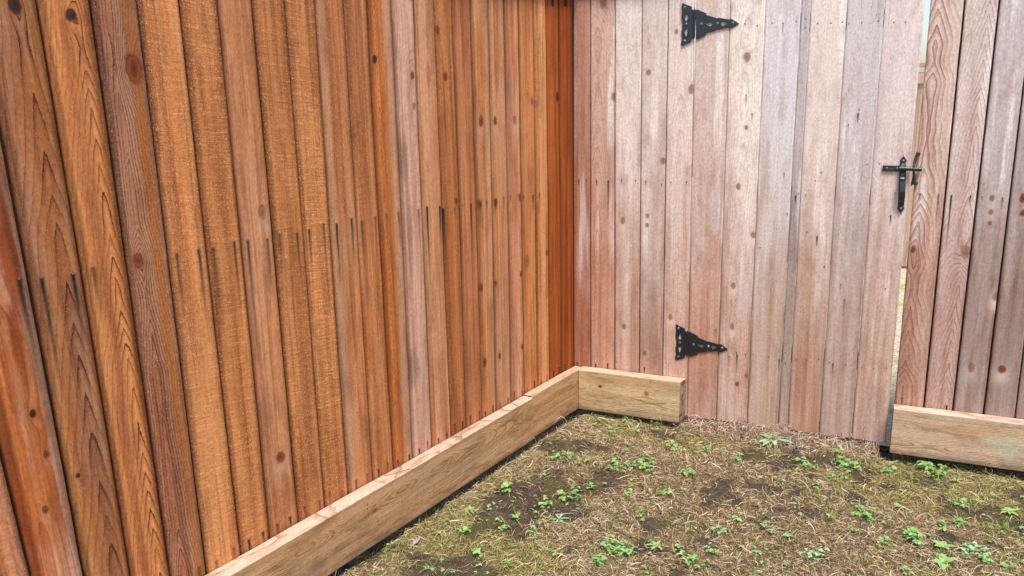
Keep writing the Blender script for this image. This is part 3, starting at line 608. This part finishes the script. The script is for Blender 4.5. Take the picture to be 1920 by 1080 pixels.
pl = plate('tmp', [[(a0, zb_), (a1, zb_), (a1, zt_), (a0, zt_)], [(L2(215,318)[0], L2(215,318)[1]), (L2(310,318)[0], L2(310,318)[1]), (L2(310,300)[0], L2(310,300)[1]), (L2(215,300)[0], L2(215,300)[1])]], .004, M_BLACK, None, 0, org=(0, 0)); parts.append(pl.data); bpy.data.objects.remove(pl)
zc2 = L2(500, 312)[1]
parts.append(cyl_mesh((L2(380, 310)[0], -.012, zc2), (L2(489, 310)[0], -.012, zc2), .0125, 18))
parts.append(cyl_mesh((L2(150, 275)[0], -.004, L2(150,272)[1]), (a1, -.004, L2(150,272)[1]), .0028, 8))
parts.append(cyl_mesh((a0-.004, -.003, zc2-.002), (a0+.01, -.003, zc2-.002), .0016, 8))
parts.append(cyl_mesh((L2(480, 310)[0], -.012, zc2), (L2(748, 325)[0], -.012, L2(748,322)[1]), .0100, 18))
join_into(latch, parts)
for q in [(180,308),(345,308),(446,186),(433,412),(404,957)]:
    a, z = L2(*q); s = bpy.data.objects.new('screw', SCREW); COL.objects.link(s); s.parent = latch; s.location = (a, -.0045, z); s.scale = (.85, .85, .85)
place(latch, gate, RW, lo[0], lo[1], -.006)
# keeper on the fence panel: bracket seen edge-on with a loop round the bolt
ko = T(620, 320)
bm = bmesh.new(); pts = []; wf = []
K2 = lambda x, y: (T(x, y)[0]-ko[0], T(x, y)[1]-ko[1])
kp = [(690,60,.0,.008),(672,85,-.001,.009),(655,120,-.003,.007),(640,165,-.006,.008),(628,215,-.010,.008),(617,262,-.016,.007),(612,315,-.021,.006),(614,365,-.017,.006),(618,420,-.010,.0065),(612,480,-.005,.0075),(600,525,-.002,.009),(588,560,0,.006),(577,592,0,.003)]
strip(bm, [(K2(x, y)[0], d, K2(x, y)[1]) for x, y, d, _ in kp], [q[3]*1.7 for q in kp], .004)
keeper = bm_obj('latch_keeper', bm, M_BLACK)
loop = bmesh.new(); 
bmesh.ops.create_cone(loop, cap_ends=False, segments=18, radius1=.0135, radius2=.0135, depth=.008, matrix=Matrix.Translation((0, -.012, 0)) @ Matrix.Rotation(R(90), 4, 'Y'))
bmesh.ops.create_cone(loop, cap_ends=False, segments=18, radius1=.0108, radius2=.0108, depth=.008, matrix=Matrix.Translation((0, -.012, 0)) @ Matrix.Rotation(R(90), 4, 'Y'))
lm = bpy.data.meshes.new('l'); loop.to_mesh(lm); loop.free()
bmx = bmesh.new(); 
for q in ((685,75),(645,552)):
    a, z = K2(*q); bmesh.ops.create_cube(bmx, size=1, matrix=Matrix.Translation((a, -.002, z)) @ Matrix.Diagonal((.019, .012, .016, 1)))
bmesh.ops.bevel(bmx, geom=bmx.edges[:], offset=.0012, segments=1, affect='EDGES')
lm2 = bpy.data.meshes.new('l2'); bmx.to_mesh(lm2); bmx.free()
join_into(keeper, [lm, lm2])
place(keeper, fence_r, RW, ko[0], ko[1], -.005)

# ------------------------------------------------------------------ ground
def gheight(x, y):
    x = np.asarray(x, float); y = np.asarray(y, float)
    h = (fbm(x*1.3, y*1.3, 3, 3)-.5)*.030 + (fbm(x*7, y*7, 5, 3)-.5)*.022 + (fbm(x*30, y*30, 8, 2)-.5)*.016
    dr = -(x*(-RD.y)+y*RD.x); ar = x*RD.x+y*RD.y            # distance in front of right wall, and along it
    h = h - .030*np.exp(-((x-TK_L)/.035)**2)*(y < 0) - .03*(x < TK_L)*(y < .1)
    kk = np.where((ar > 0) & (ar < .66), .018, np.where(ar > 1.68, .040, 0.))
    h = h - kk*np.exp(-(np.maximum(dr-TK_R, 0)/.06)**2)
    h = h + .012*np.exp(-((ar-1.2)/.45)**2)*np.exp(-((dr-.05)/.10)**2)   # straw ridge at the gate
    return h + .002
BARE = []
for (px, py, rr, am) in [(1050,835,.16,.22),(1010,925,.22,.25),(1150,900,.13,.2),(1445,862,.2,.12),(1250,820,.12,.1),(1430,960,.2,.16),(1600,945,.08,.12),(1770,1010,.08,.14),(1230,985,.1,.14),(930,985,.14,.2),(1800,955,.06,.12),(860,1075,.12,.2),(1330,925,.1,.12)]:
    P = ground_at(px, py); BARE.append((P.x, P.y, rr, am*1.5))
def lawn_density(x, y):                          # 0 = bare soil, 1 = thick thatch
    d = fbm(x*2.6+5, y*2.6, 21, 3); e = fbm(x*9, y*9, 22, 3)
    q = d*.5+e*.6 - .34
    for (bx, by, rr, am) in BARE: q = q - am*np.exp(-(((x-bx)**2+(y-by)**2)/rr**2))
    v = np.clip(q/.15, 0, 1)
    far = np.clip((-2.1-y)/.8, 0, 1)             # nearer the camera the thatch closes up
    return np.clip(v + far*.3, 0.04, 1)
xs = np.concatenate([[-60, -20, -6, -2, -.5, -.1], np.arange(0, 3.3, .013), [3.5, 4, 5, 7, 12, 25, 60]])
ys = np.concatenate([[-60, -20, -8, -6, -5], np.arange(-4.4, .75, .013), [1, 1.5, 2.5, 4, 7, 12, 25, 60, 120]])
gx, gy = np.meshgrid(xs, ys); hz = gheight(gx, gy)
inside = (gx > -.01) & (gx < 3.4) & (gy > -4.5) & (gy < .8); hz = np.where(inside, hz, -.0)
dist_beyond = gx*(-RD.y)+gy*RD.x; hz = np.where(dist_beyond > .05, np.minimum(hz, .0)-.006, hz)
nx_, ny_ = len(xs), len(ys)
idx = np.arange(nx_*ny_).reshape(ny_, nx_)
quads = np.stack([idx[:-1, :-1], idx[:-1, 1:], idx[1:, 1:], idx[1:, :-1]], -1).reshape(-1, 4)
def np_mesh(name, V, Q, mat, tint=None, smooth=True):
    me = bpy.data.meshes.new(name); nv, nq = len(V), len(Q); k = Q.shape[1]
    me.vertices.add(nv); me.vertices.foreach_set('co', V.astype(np.float32).ravel())
    me.loops.add(nq*k); me.loops.foreach_set('vertex_index', Q.astype(np.int32).ravel())
    me.polygons.add(nq); me.polygons.foreach_set('loop_start', np.arange(0, nq*k, k, dtype=np.int32))
    me.polygons.foreach_set('use_smooth', np.full(nq, smooth))
    me.update(calc_edges=True)
    if tint is not None:
        a = me.color_attributes.new('tint', 'FLOAT_COLOR', 'POINT'); a.data.foreach_set('color', tint.astype(np.float32).ravel())
    me.materials.append(mat); o = bpy.data.objects.new(name, me); COL.objects.link(o); return o
t = NT('damp soil with moss'); tc = t.n('ShaderNodeTexCoord').outputs['Object']
n1 = t.noise(tc, 5, .6, 2.2); n2 = t.noise(tc, 6, .7, 14); n3 = t.noise(tc, 3, .7, 120); n4 = t.noise(t.vmul(tc, (1, 1, 1), (7, 3, 1)), 4, .6, 3.1)
c = t.mix(t.ss(n2, .35, .65), lin('392f28'), lin('5a4e43')); c = t.mix(t.mul(t.ss(n4, .5, .62), .7), c, lin('56552c')); c = t.mix(t.mul(t.ss(n1, .52, .62), .5), c, lin('3f3630'))
td = t.n('ShaderNodeAttribute', attribute_name='tint').outputs['Fac']
n5 = t.noise(t.vmul(tc, (1, 1, 1), (3, 9, 2)), 4, .75, 190); n6 = t.noise(tc, 4, .6, 3.7)
th = t.mix(t.ss(n5, .35, .65), lin('5c4a34'), lin('a08862')); th = t.mix(t.mul(t.ss(n6, .45, .6), .6), th, t.mix(t.ss(n5, .35, .65), lin('44471f'), lin('7d7c42')))
c = t.mix(t.ss(t.add(td, t.mul(t.sub(n2, .5), .7)), .3, .7), c, th); c = t.mix(t.mul(t.ss(n3, .55, .7), .5), c, lin('94805e')); c = t.mix(t.mul(t.ss(n3, .42, .3), .6), c, lin('2c221c'))
M_SOIL = t.out(c, .85, .25, t.add(n3, t.mul(n2, .8)), 1., .010)
ground = tag(np_mesh('ground', np.stack([gx.ravel(), gy.ravel(), hz.ravel()], 1), quads, M_SOIL, tint=np.repeat(lawn_density(gx.ravel(), gy.ravel())[:, None], 4, 1)), 'damp dark garden soil with moss', None, kind='structure')

def cols(n, table):
    p = np.array([q[1] for q in table]); p = p/p.sum(); ch = rng.choice(len(table), n, p=p); c = np.array([lin(q[0]) for q in table])[ch]
    return c*rng.uniform(.5, 1.15, (n, 1))
def fibres(cx, cy, ln, wd, lift, c, cz=None, curl=.65, up=0.):
    n = len(cx); th = rng.uniform(0, 2*np.pi, n); kk = rng.normal(0, curl, n)
    K = 4; T_ = np.linspace(-.5, .5, K+1); P = np.zeros((n, K+1, 3))
    dirx = np.cos(th[:, None]+kk[:, None]*T_); diry = np.sin(th[:, None]+kk[:, None]*T_)
    P[:, :, 0] = cx[:, None]+np.cumsum(dirx, 1)*ln[:, None]/K - ln[:, None]*dirx[:, 2:3]*.6
    P[:, :, 1] = cy[:, None]+np.cumsum(diry, 1)*ln[:, None]/K - ln[:, None]*diry[:, 2:3]*.6
    base = gheight(P[:, :, 0], P[:, :, 1]); pitch = rng.normal(0, .22, n)
    arch = lift[:, None]*(1-(2*T_)**2*rng.uniform(0, 1, (n, 1)))
    P[:, :, 2] = base + .0015 + arch + np.maximum(0, (pitch[:, None]*(T_+.5))*ln[:, None]) + up*ln[:, None]*(T_+.5)
    tz = rng.uniform(-1, 1, n)[:, None]; sx_ = -diry; sy_ = dirx; wdv = wd[:, None]*np.array([.5, 1, 1, .8, .15])
    A = P.copy(); B = P.copy(); A[:, :, 0] += sx_*wdv/2; A[:, :, 1] += sy_*wdv/2; A[:, :, 2] += tz*wdv/2; B[:, :, 0] -= sx_*wdv/2; B[:, :, 1] -= sy_*wdv/2; B[:, :, 2] -= tz*wdv/2
    V = np.stack([A, B], 2).reshape(n, -1, 3); m_ = V.shape[1]
    q = np.array([[2*i, 2*i+1, 2*i+3, 2*i+2] for i in range(K)]); Q = (q[None]+np.arange(n)[:, None, None]*m_).reshape(-1, 4)
    tint = np.concatenate([np.repeat(c[:, None, :], m_, 1), np.ones((n, m_, 1))], 2).reshape(-1, 4)
    return V.reshape(-1, 3), Q, tint
def merge(parts):
    V, Q, T_, o = [], [], [], 0
    for v, q, tt in parts: V.append(v); Q.append(q+o); T_.append(tt); o += len(v)
    return np.concatenate(V), np.concatenate(Q), np.concatenate(T_)
def visible(x, y, pad=.15):
    px = x-CAM.x; py = y-CAM.y; pz = -CAM.z; d = px*FW.x+py*FW.y+pz*FW.z
    u = (px*RT.x+py*RT.y+pz*RT.z)/d*FPX+960; v = -(px*UP.x+py*UP.y+pz*UP.z)/d*FPX+540
    front = -(x*(-RD.y)+y*RD.x)
    return (d > .3) & (u > -250) & (u < 2200) & (v < 1330) & (front > -.25) & (x > .02)
def scatter(n, dens):
    x = rng.uniform(0.02, 3.4, n); y = rng.uniform(-4.1, .7, n); k = visible(x, y) & (rng.uniform(0, 1, n) < dens(x, y)); return x[k], y[k]
zone = lambda x, y: fbm(x*1.7+3, y*1.7+8, 41, 3)
P_ = []
TAN = [('d2bd9c', 5), ('bda482', 4), ('a68a6a', 3), ('e2d0b2', 3), ('ccae98', 4), ('7d6450', 3)]
GRN = [('9c9454', 4), ('84823f', 3), ('b0a468', 3), ('6e6e38', 2), ('c0ac7c', 3)]
BRN = [('77604a', 4), ('5c4838', 3), ('8c7256', 4), ('463a30', 2), ('a48866', 3)]
for (n, lo_, hi_, w0, w1, lf, tb) in [(260000, .010, .040, .0012, .0024, .009, None), (42000, .03, .08, .0013, .0026, .018, None)]:
    x, y = scatter(n, lawn_density); zz = zone(x, y); far = np.clip((-y-1.7)/1.0, 0, 1)
    gr = cols(len(x), GRN); tn = cols(len(x), TAN); br = cols(len(x), BRN); u = rng.uniform(0, 1, len(x))
    pg = np.clip((zz-.42)*5, .15, .8)*(1-.65*far); pb = np.clip((.56-zz)*2.4, .12, .45)*(1-.55*far)
    c = np.where((u < pg)[:, None], gr, np.where((u < pg+pb*(1-pg))[:, None], br, tn))
    P_.append(fibres(x, y, rng.uniform(lo_, hi_, len(x)), rng.uniform(w0, w1, len(x)), rng.exponential(lf*.5, len(x)), c))
# dark rootlets over bare soil
x, y = scatter(60000, lambda a, b: 1-lawn_density(a, b)*.75); P_.append(fibres(x, y, rng.uniform(.01, .035, len(x)), rng.uniform(.001, .002, len(x)), rng.exponential(.003, len(x)), cols(len(x), BRN)))
x, y = scatter(3600, lambda a, b: .2+.8*lawn_density(a, b)); P_.append(fibres(x, y, rng.uniform(.03, .09, len(x)), rng.uniform(.0016, .003, len(x)), rng.exponential(.012, len(x)), cols(len(x), [('e0cfae', 4), ('d4b894', 3), ('c8a898', 2)]), curl=.4))
x, y = scatter(420, lambda a, b: .3+0*a); P_.append(fibres(x, y, rng.uniform(.06, .18, len(x)), rng.uniform(.003, .005, len(x)), rng.exponential(.01, len(x)), cols(len(x), [('4a3630', 3), ('6a5448', 3)]), curl=.4))
# loose straw heaped at the foot of the gate
n = 3400; ar = np.concatenate([rng.uniform(.66, 1.68, n//2), rng.normal(1.05, .22, n//2)]); dd = rng.normal(.045, .055, len(ar))
x = RD.x*ar + RD.y*dd; y = RD.y*ar - RD.x*dd
P_.append(fibres(x, y, rng.uniform(.03, .11, len(x)), rng.uniform(.0012, .0026, len(x)), rng.exponential(.014, len(x)), cols(len(x), [('d2b8a4', 4), ('bc9c84', 4), ('9a7c66', 3), ('e4d0bc', 3), ('6b5244', 2)]), curl=.8))
V, Q, TT = merge(P_)
tag(np_mesh('dead_grass', V, Q, M_STRAW, TT, smooth=False), 'flattened dead grass and straw covering the soil', None, kind='stuff')

# short living grass blades, sparse
x, y = scatter(5200, lambda a, b: np.clip((fbm(a*3, b*3, 61, 2)-.52)*7, 0, 1)); n = len(x)
V, Q, TT = fibres(x, y, rng.uniform(.02, .06, n), rng.uniform(.0014, .0026, n), rng.exponential(.004, n), cols(n, GRN), curl=.5, up=.7)
tag(np_mesh('grass', V, Q, M_BLADE), 'short green grass blades coming through the thatch', None, kind='stuff')

# ------------------------------------------------------------------ small plants
def leaf_poly(L, W, n=6, fold=.15, notch=False, droop=.2, teeth=0.):
    """one leaf along +x from the origin, with a folded midrib"""
    V = []; F = []
    for i in range(n+1):
        t_ = i/n; wv_ = W/2*math.sin(math.pi*min(1, t_*.93+.05))**.8*(1 if i not in (0,) else .15)
        if teeth and i % 2: wv_ *= 1-teeth
        xx = L*t_; zz_ = -droop*L*t_*t_
        V += [(xx, -wv_, zz_+fold*wv_), (xx, 0, zz_), (xx, wv_, zz_+fold*wv_)]
    for i in range(n):
        a = i*3; F += [(a, a+1, a+4, a+3), (a+1, a+2, a+5, a+4)]
    return V, F
def add_leaf(VV, FF, V, F, M_):
    o = len(VV); VV += [tuple(M_ @ Vector(v)) for v in V]; FF += [tuple(i+o for i in f) for f in F]
def clover_parts(cx, cy, rx, ry, n, rnd, size=1.):
    """creeping clover: trifoliate leaves on thin stalks spread over an elongated patch"""
    LV, LF, SV, SF = [], [], [], []
    for _ in range(n):
        a = rnd.uniform(0, 2*math.pi); q = math.sqrt(rnd.random()); dx, dy = rx*q*math.cos(a), ry*q*math.sin(a)
        X, Y = cx+RT.x*dx+FW.x*dy, cy+RT.y*dx+FW.y*dy; Z = float(gheight(X, Y)); h = rnd.uniform(.010, .034)*size
        tp = Vector((X+rnd.uniform(-.01, .01), Y+rnd.uniform(-.01, .01), Z+h)); w_ = .0006
        o = len(SV); SV += [(X-w_, Y, Z-.003), (X+w_, Y, Z-.003), tuple(tp+Vector((w_, 0, 0))), tuple(tp-Vector((w_, 0, 0))), (X, Y+w_*1.5, Z-.003), tuple(tp+Vector((0, w_, 0)))]
        SF += [(o, o+1, o+2, o+3), (o+1, o+4, o+5, o+2), (o+4, o, o+3, o+5)]
        s = rnd.uniform(.0095, .016)*size; r0 = rnd.uniform(0, 6.28); tilt = Matrix.Rotation(rnd.uniform(-.4, .4), 4, 'X') @ Matrix.Rotation(rnd.uniform(-.4, .4), 4, 'Y')
        for k in range(3):
            V, F = leaf_poly(s, s*.95, 4, .25, droop=.15)
            add_leaf(LV, LF, V, F, Matrix.Translation(tp) @ tilt @ Matrix.Rotation(r0+k*2.094+rnd.uniform(-.2, .2), 4, 'Z'))
    return LV, LF, SV, SF
def rosette_parts(cx, cy, n, L, W, rnd, rise=.35, teeth=0.):
    LV, LF, SV, SF = [], [], [], []; Z = float(gheight(cx, cy)); a0 = rnd.uniform(0, 6)
    for k in range(n):
        l = L*rnd.uniform(.75, 1.1); V, F = leaf_poly(l, W*rnd.uniform(.8, 1.1), 8, .18, droop=rise*rnd.uniform(.8, 1.3), teeth=teeth)
        Mx = Matrix.Translation((cx, cy, Z+.006)) @ Matrix.Rotation(a0+k*2*math.pi/n+rnd.uniform(-.25, .25), 4, 'Z') @ Matrix.Rotation(-rise*rnd.uniform(.9, 1.5), 4, 'Y') @ Matrix.Translation((L*.12, 0, 0))
        add_leaf(LV, LF, V, F, Mx)
        o = len(SV); d = .0013; pts = [Mx @ Vector((-L*.12, 0, 0)), Mx @ Vector((l*.1, 0, .0005))]
        SV += [tuple(pts[0]+Vector((d, d, 0))), tuple(pts[0]-Vector((d, d, 0))), tuple(pts[1]-Vector((d, d, 0))*.6), tuple(pts[1]+Vector((d, d, 0))*.6), tuple(pts[0]+Vector((0, 0, -d*2))), tuple(pts[1]+Vector((0, 0, -d)))]
        SF += [(o, o+1, o+2, o+3), (o, o+4, o+5, o+3), (o+1, o+4, o+5, o+2)]
    return LV, LF, SV, SF
def tuft_parts(cx, cy, n, L, rnd):
    LV, LF, SV, SF = [], [], [], []; Z = float(gheight(cx, cy))
    for k in range(n):
        a = rnd.uniform(0, 6.28); l = L*rnd.uniform(.5, 1.1); V, F = leaf_poly(l, .0032, 6, .3, droop=rnd.uniform(.1, .5))
        add_leaf(LV, LF, V, F, Matrix.Translation((cx+rnd.gauss(0, .008), cy+rnd.gauss(0, .008), Z)) @ Matrix.Rotation(a, 4, 'Z') @ Matrix.Rotation(-rnd.uniform(.7, 1.4), 4, 'Y'))
    SV = [(cx-.002, cy, Z-.004), (cx+.002, cy, Z-.004), (cx, cy+.003, Z-.004), (cx, cy, Z+.012)]; SF = [(0, 1, 3), (1, 2, 3), (2, 0, 3)]
    return LV, LF, SV, SF
def plant(name, label, cat, px, py, parts_fn, mat, group=None):
    P = ground_at(px, py, .005); rnd = random.Random(int(px*7+py)); root = tag(empty(name, (P.x, P.y, float(gheight(P.x, P.y)))), label, cat, group)
    LV, LF, SV, SF = parts_fn(P, rnd); o = root.location
    sh = lambda V: [(v[0]-o[0], v[1]-o[1], v[2]-o[2]) for v in V]
    mesh_obj('foliage', sh(LV), LF, mat, root); mesh_obj('stem', sh(SV), SF, M_STEM, root)
px2m = lambda px, py: (ground_at(px, py)-CAM).dot(FW)/FPX
def CL(rx, ry, n, size=1.): return lambda P, r: clover_parts(P.x, P.y, rx*(P-CAM).dot(FW)/FPX, ry*(P-CAM).dot(FW)/FPX*2.0, n, r, size)
def RO(n, L, W, rise=.35, teeth=0.): return lambda P, r: rosette_parts(P.x, P.y, n, L, W, r, rise, teeth)
def TU(n, L): return lambda P, r: tuft_parts(P.x, P.y, n, L, r)
CP = 'clover plants on the bare lawn'
PLANTS = [
 ('rosette_weed', 'single rosette weed with pointed pale leaves in front of the gate below its narrow picket', 'weed', 1450, 830, RO(9, .092, .027, .28), M_PALE, None),
 ('clover_plant', 'tall bright clump of clover touching the lower edge of the right kickboard', 'clover', 1746, 884, CL(22, 17, 34, 1.25), M_CLOVER, CP),
 ('clover_plant', 'stringy clump of clover in front of the latch side of the gate', 'clover', 1588, 878, CL(22, 16, 30), M_CLOVER, CP),
 ('clover_plant', 'few clover leaves nearest to the left end of the right kickboard', 'clover', 1663, 886, CL(17, 7, 12), M_CLOVER, CP),
 ('clover_plant', 'small clover cluster just right of the pale rosette weed', 'clover', 1499, 867, CL(13, 7, 9), M_CLOVER, CP),
 ('clover_plant', 'broad dense mat of clover at the bottom edge, left of the toothed weed', 'clover', 1163, 1033, CL(32, 15, 60), M_CLOVER, CP),
 ('clover_plant', 'small clover sprig below and left of the dense clover mat, at the very bottom edge', 'clover', 1120, 1056, CL(13, 9, 14), M_CLOVER, CP),
 ('clover_plant', 'wide patch of clover in front of the short timber block', 'clover', 1154, 875, CL(22, 9, 24), M_CLOVER, CP),
 ('clover_plant', 'clover patch mixed with upright grass in front of the right end of the timber block', 'clover', 1205, 872, CL(24, 11, 30), M_CLOVER, CP),
 ('clover_plant', 'low clover patch on dark soil nearest the fence corner', 'clover', 1057, 861, CL(22, 10, 20), M_CLOVER, CP),
 ('clover_plant', 'small clover sprig between two larger patches below the corner', 'clover', 1096, 872, CL(14, 6, 9), M_CLOVER, CP),
 ('clover_plant', 'round clover clump on dark soil beside the middle of the left kickboard', 'clover', 945, 922, CL(18, 11, 13), M_CLOVER, CP),
 ('clover_plant', 'spreading clover clump right of the dark bare soil patch', 'clover', 1065, 938, CL(20, 12, 22), M_CLOVER, CP),
 ('clover_plant', 'tiny clover tuft left of the spreading clover clump', 'clover', 1024, 951, CL(9, 6, 9), M_CLOVER, CP),
 ('narrow_weed', 'small weed with a few long narrow pale leaves on the straw', 'weed', 1048, 976, RO(6, .042, .009, .45), M_PALE, None),
 ('broad_weed', 'yellow-green broad-leaved weed alone beside the left kickboard', 'weed', 882, 958, RO(6, .026, .015, .7), M_BROAD, None),
 ('toothed_weed', 'small toothed weed with one upright leaf, right of the dense clover mat', 'weed', 1231, 1024, RO(6, .042, .016, .5, .25), M_BROAD, None),
 ('broad_weed', 'large bright broad-leaved weed cut by the bottom edge near the right side', 'weed', 1768, 1062, RO(4, .040, .038, .7), M_BROAD, None),
 ('broad_weed', 'broad-leaved weed with jagged leaves just above the large bright one', 'weed', 1768, 1030, RO(5, .040, .028, .7, .15), M_BROAD, None),
 ('clover_plant', 'feathery clump of small leaves at the lower right', 'clover', 1826, 1036, CL(26, 13, 40, .75), M_PALE, CP),
 ('clover_plant', 'upright bushy sprig of small leaves left of the jagged broad-leaved weed', 'clover', 1712, 1016, CL(11, 13, 24, 1.3), M_CLOVER, CP),
 ('clover_plant', 'mid-sized clover patch in the lower right half of the lawn', 'clover', 1624, 970, CL(25, 11, 30), M_CLOVER, CP),
 ('broad_weed', 'little two-leaved seedling on dark soil near the right edge', 'weed', 1834, 942, RO(4, .026, .016, .5), M_BROAD, None),
 ('broad_weed', 'fresh green seedling cluster at the right edge below the kickboard', 'weed', 1892, 962, RO(7, .032, .019, .55), M_BROAD, None),
 ('grass_tuft', 'larger green grass tuft at the right edge', 'grass tuft', 1884, 998, TU(34, .055), M_BLADE, None),
 ('grass_tuft', 'smaller green grass tuft next to the larger one', 'grass tuft', 1850, 996, TU(24, .05), M_BLADE, None),
 ('grass_tuft', 'yellowish grass tuft left of the tall clover clump', 'grass tuft', 1712, 902, TU(22, .045), M_BLADE, None),
 ('grass_tuft', 'thin upright grass tuft at the bottom edge in the middle of the straw', 'grass tuft', 1621, 1058, TU(14, .07), M_BLADE, None),
 ('clover_plant', 'pale clover patch at the bottom of the picture, left of the thin grass tuft', 'clover', 1526, 1042, CL(24, 9, 26, .8), M_PALE, CP),
 ('clover_plant', 'bright clover clump touching the bottom edge in the middle', 'clover', 1299, 1062, CL(14, 10, 20), M_CLOVER, CP),
 ('broad_weed', 'lone yellow-green seedling right of the tall clover clump', 'weed', 1792, 905, RO(4, .03, .014, .4), M_BROAD, None),
 ('broad_weed', 'two broad leaves lying flat in front of the timber block', 'weed', 1192, 809, RO(4, .030, .02, .2), M_BROAD, None),
]
for a in PLANTS: plant(*a)
LV, LF, SV, SF = [], [], [], []                   # the small sprigs in between are ground cover
rnd = random.Random(3)
spr = [(1145,813),(1166,804),(1178,789),(1227,792),(1261,842),(1292,896),(1108,920),(1204,973),(1271,1042),(1376,982),(1439,997),(1335,1044),(1516,881),(1570,852),(1558,896),(1534,923),(1555,979),(1768,991),(1804,991),(1887,1068),
       (919,954),(963,976),(943,992),(870,1004),(733,1019),(1080,929),(1219,884),(1120,800),(1320,850),(1380,870),(1345,1000),(1420,1040),(1480,1010),(1690,960),(1660,1030),(1850,1060),(1800,950),(1250,930),(1180,930),(1000,1010),(1050,1050),(900,1040),(1600,1000)]
for (px, py) in spr:
    P = ground_at(px, py); k = px2m(px, py)
    a, b, c_, d_ = clover_parts(P.x, P.y, rnd.uniform(5, 14)*k, rnd.uniform(4, 9)*k*2, rnd.randint(3, 9), rnd, .95)
    o = len(LV); LV += a; LF += [tuple(i+o for i in f) for f in b]; o = len(SV); SV += c_; SF += [tuple(i+o for i in f) for f in d_]
for _ in range(420):                              # single leaves here and there
    px, py = rnd.uniform(760, 1990), rnd.uniform(800, 1120); P = ground_at(px, py)
    if P.x < .12 or -(P.x*(-RD.y)+P.y*RD.x) < .1: continue
    a, b, c_, d_ = clover_parts(P.x, P.y, .008, .008, rnd.randint(1, 2), rnd, .7)
    o = len(LV); LV += a; LF += [tuple(i+o for i in f) for f in b]; o = len(SV); SV += c_; SF += [tuple(i+o for i in f) for f in d_]
o = len(LV); LV += SV; LF += [tuple(i+o for i in f) for f in SF]
tag(mesh_obj('clover_sprigs', LV, LF, M_CLOVER), 'scattered clover seedlings all over the lawn', None, kind='stuff')

# grey feather beside the left kickboard
fp = ground_at(786, 1014, .015); V, F = leaf_poly(.062, .020, 12, .12, droop=.02)
tf = NT('grey feather'); tcf = tf.n('ShaderNodeTexCoord').outputs['Object']; nf = tf.noise(tf.vmul(tcf, (60, 500, 60)), 2, .6)
M_FEA = tf.out(tf.mix(nf, lin('7f7c86'), lin('a9a2a6')), .7, .3, nf, .3, .001)
fea = empty('feather', (fp.x, fp.y, .016)); tag(fea, 'small grey feather lying on the straw beside the left kickboard', 'feather')
q_ = ground_at(802, 994)-ground_at(764, 1031); ang = math.atan2(q_.y, q_.x); fea.rotation_euler = (0, R(-6), ang); fea.location = tuple(ground_at(774, 1022, .014))
mesh_obj('vane', V, F, M_FEA, fea)
me = cyl_mesh((-.028, 0, .0), (.045, 0, .0005), .0011, 6, .0003); me.materials.append(simple('feather quill', 'c9b49a')); qo = bpy.data.objects.new('quill', me); COL.objects.link(qo); qo.parent = fea

# ------------------------------------------------------------------ beyond the gate
t = NT('pale gravel'); tc = t.n('ShaderNodeTexCoord').outputs['Object']; v = t.n('ShaderNodeTexVoronoi'); t.put(v.inputs['Vector'], tc); v.inputs['Scale'].default_value = 45
c = t.mix(v.outputs['Distance'], lin('d8ccb4'), lin('8f8468')); c = t.mix(t.mul(t.ss(t.noise(tc, 3, .6, 3), .56, .66), .8), c, lin('8c9440'))
M_GRAV = t.out(c, .9, .2, v.outputs['Distance'], .6, .01)
G = [RW.world(-3, .0, .055), RW.world(9, .0, .055), RW.world(9, .0, 14), RW.world(-3, .0, 14)]
tag(mesh_obj('gravel_path', [(p.x, p.y, .004) for p in G], [(0, 1, 2, 3)], M_GRAV), 'pale gravel ground behind the gate', None, kind='structure')
FD = 4.9                                           # neighbour fence, metres behind the gate
ff = tag(empty('wooden_fence', RW.world(2.0, 0, FD), DR), 'distant light brown fence glimpsed through the gap beside the gate latch', 'fence')
bpy.context.view_layer.update()
m_far = [wood('wood of far fence %d' % k, A='c4a68e', B='b08e76', C='b8a294', ls=.2, px=.3, seed=80+k) for k in range(3)]
r_ = FW + RT*((1731-960)/FPX) - UP*((118-540)/FPX); tt_ = (FD-CAM.dot(RN))/r_.dot(RN); zf = (CAM+r_*tt_).z
ac = (CAM+r_*tt_).dot(RD)
for k in range(-14, 8): solid_box('picket', m_far[k % 3], ff, RW, ac+k*.142, ac+k*.142+.139, FD, FD+.018, .03, zf-.09)
solid_box('cap_rail', m_far[1], ff, RW, ac-14*.142, ac+8*.142, FD-.03, FD+.06, zf-.04, zf)
solid_box('rail', m_far[0], ff, RW, ac-14*.142, ac+8*.142, FD-.025, FD-.002, zf-.2, zf-.1)
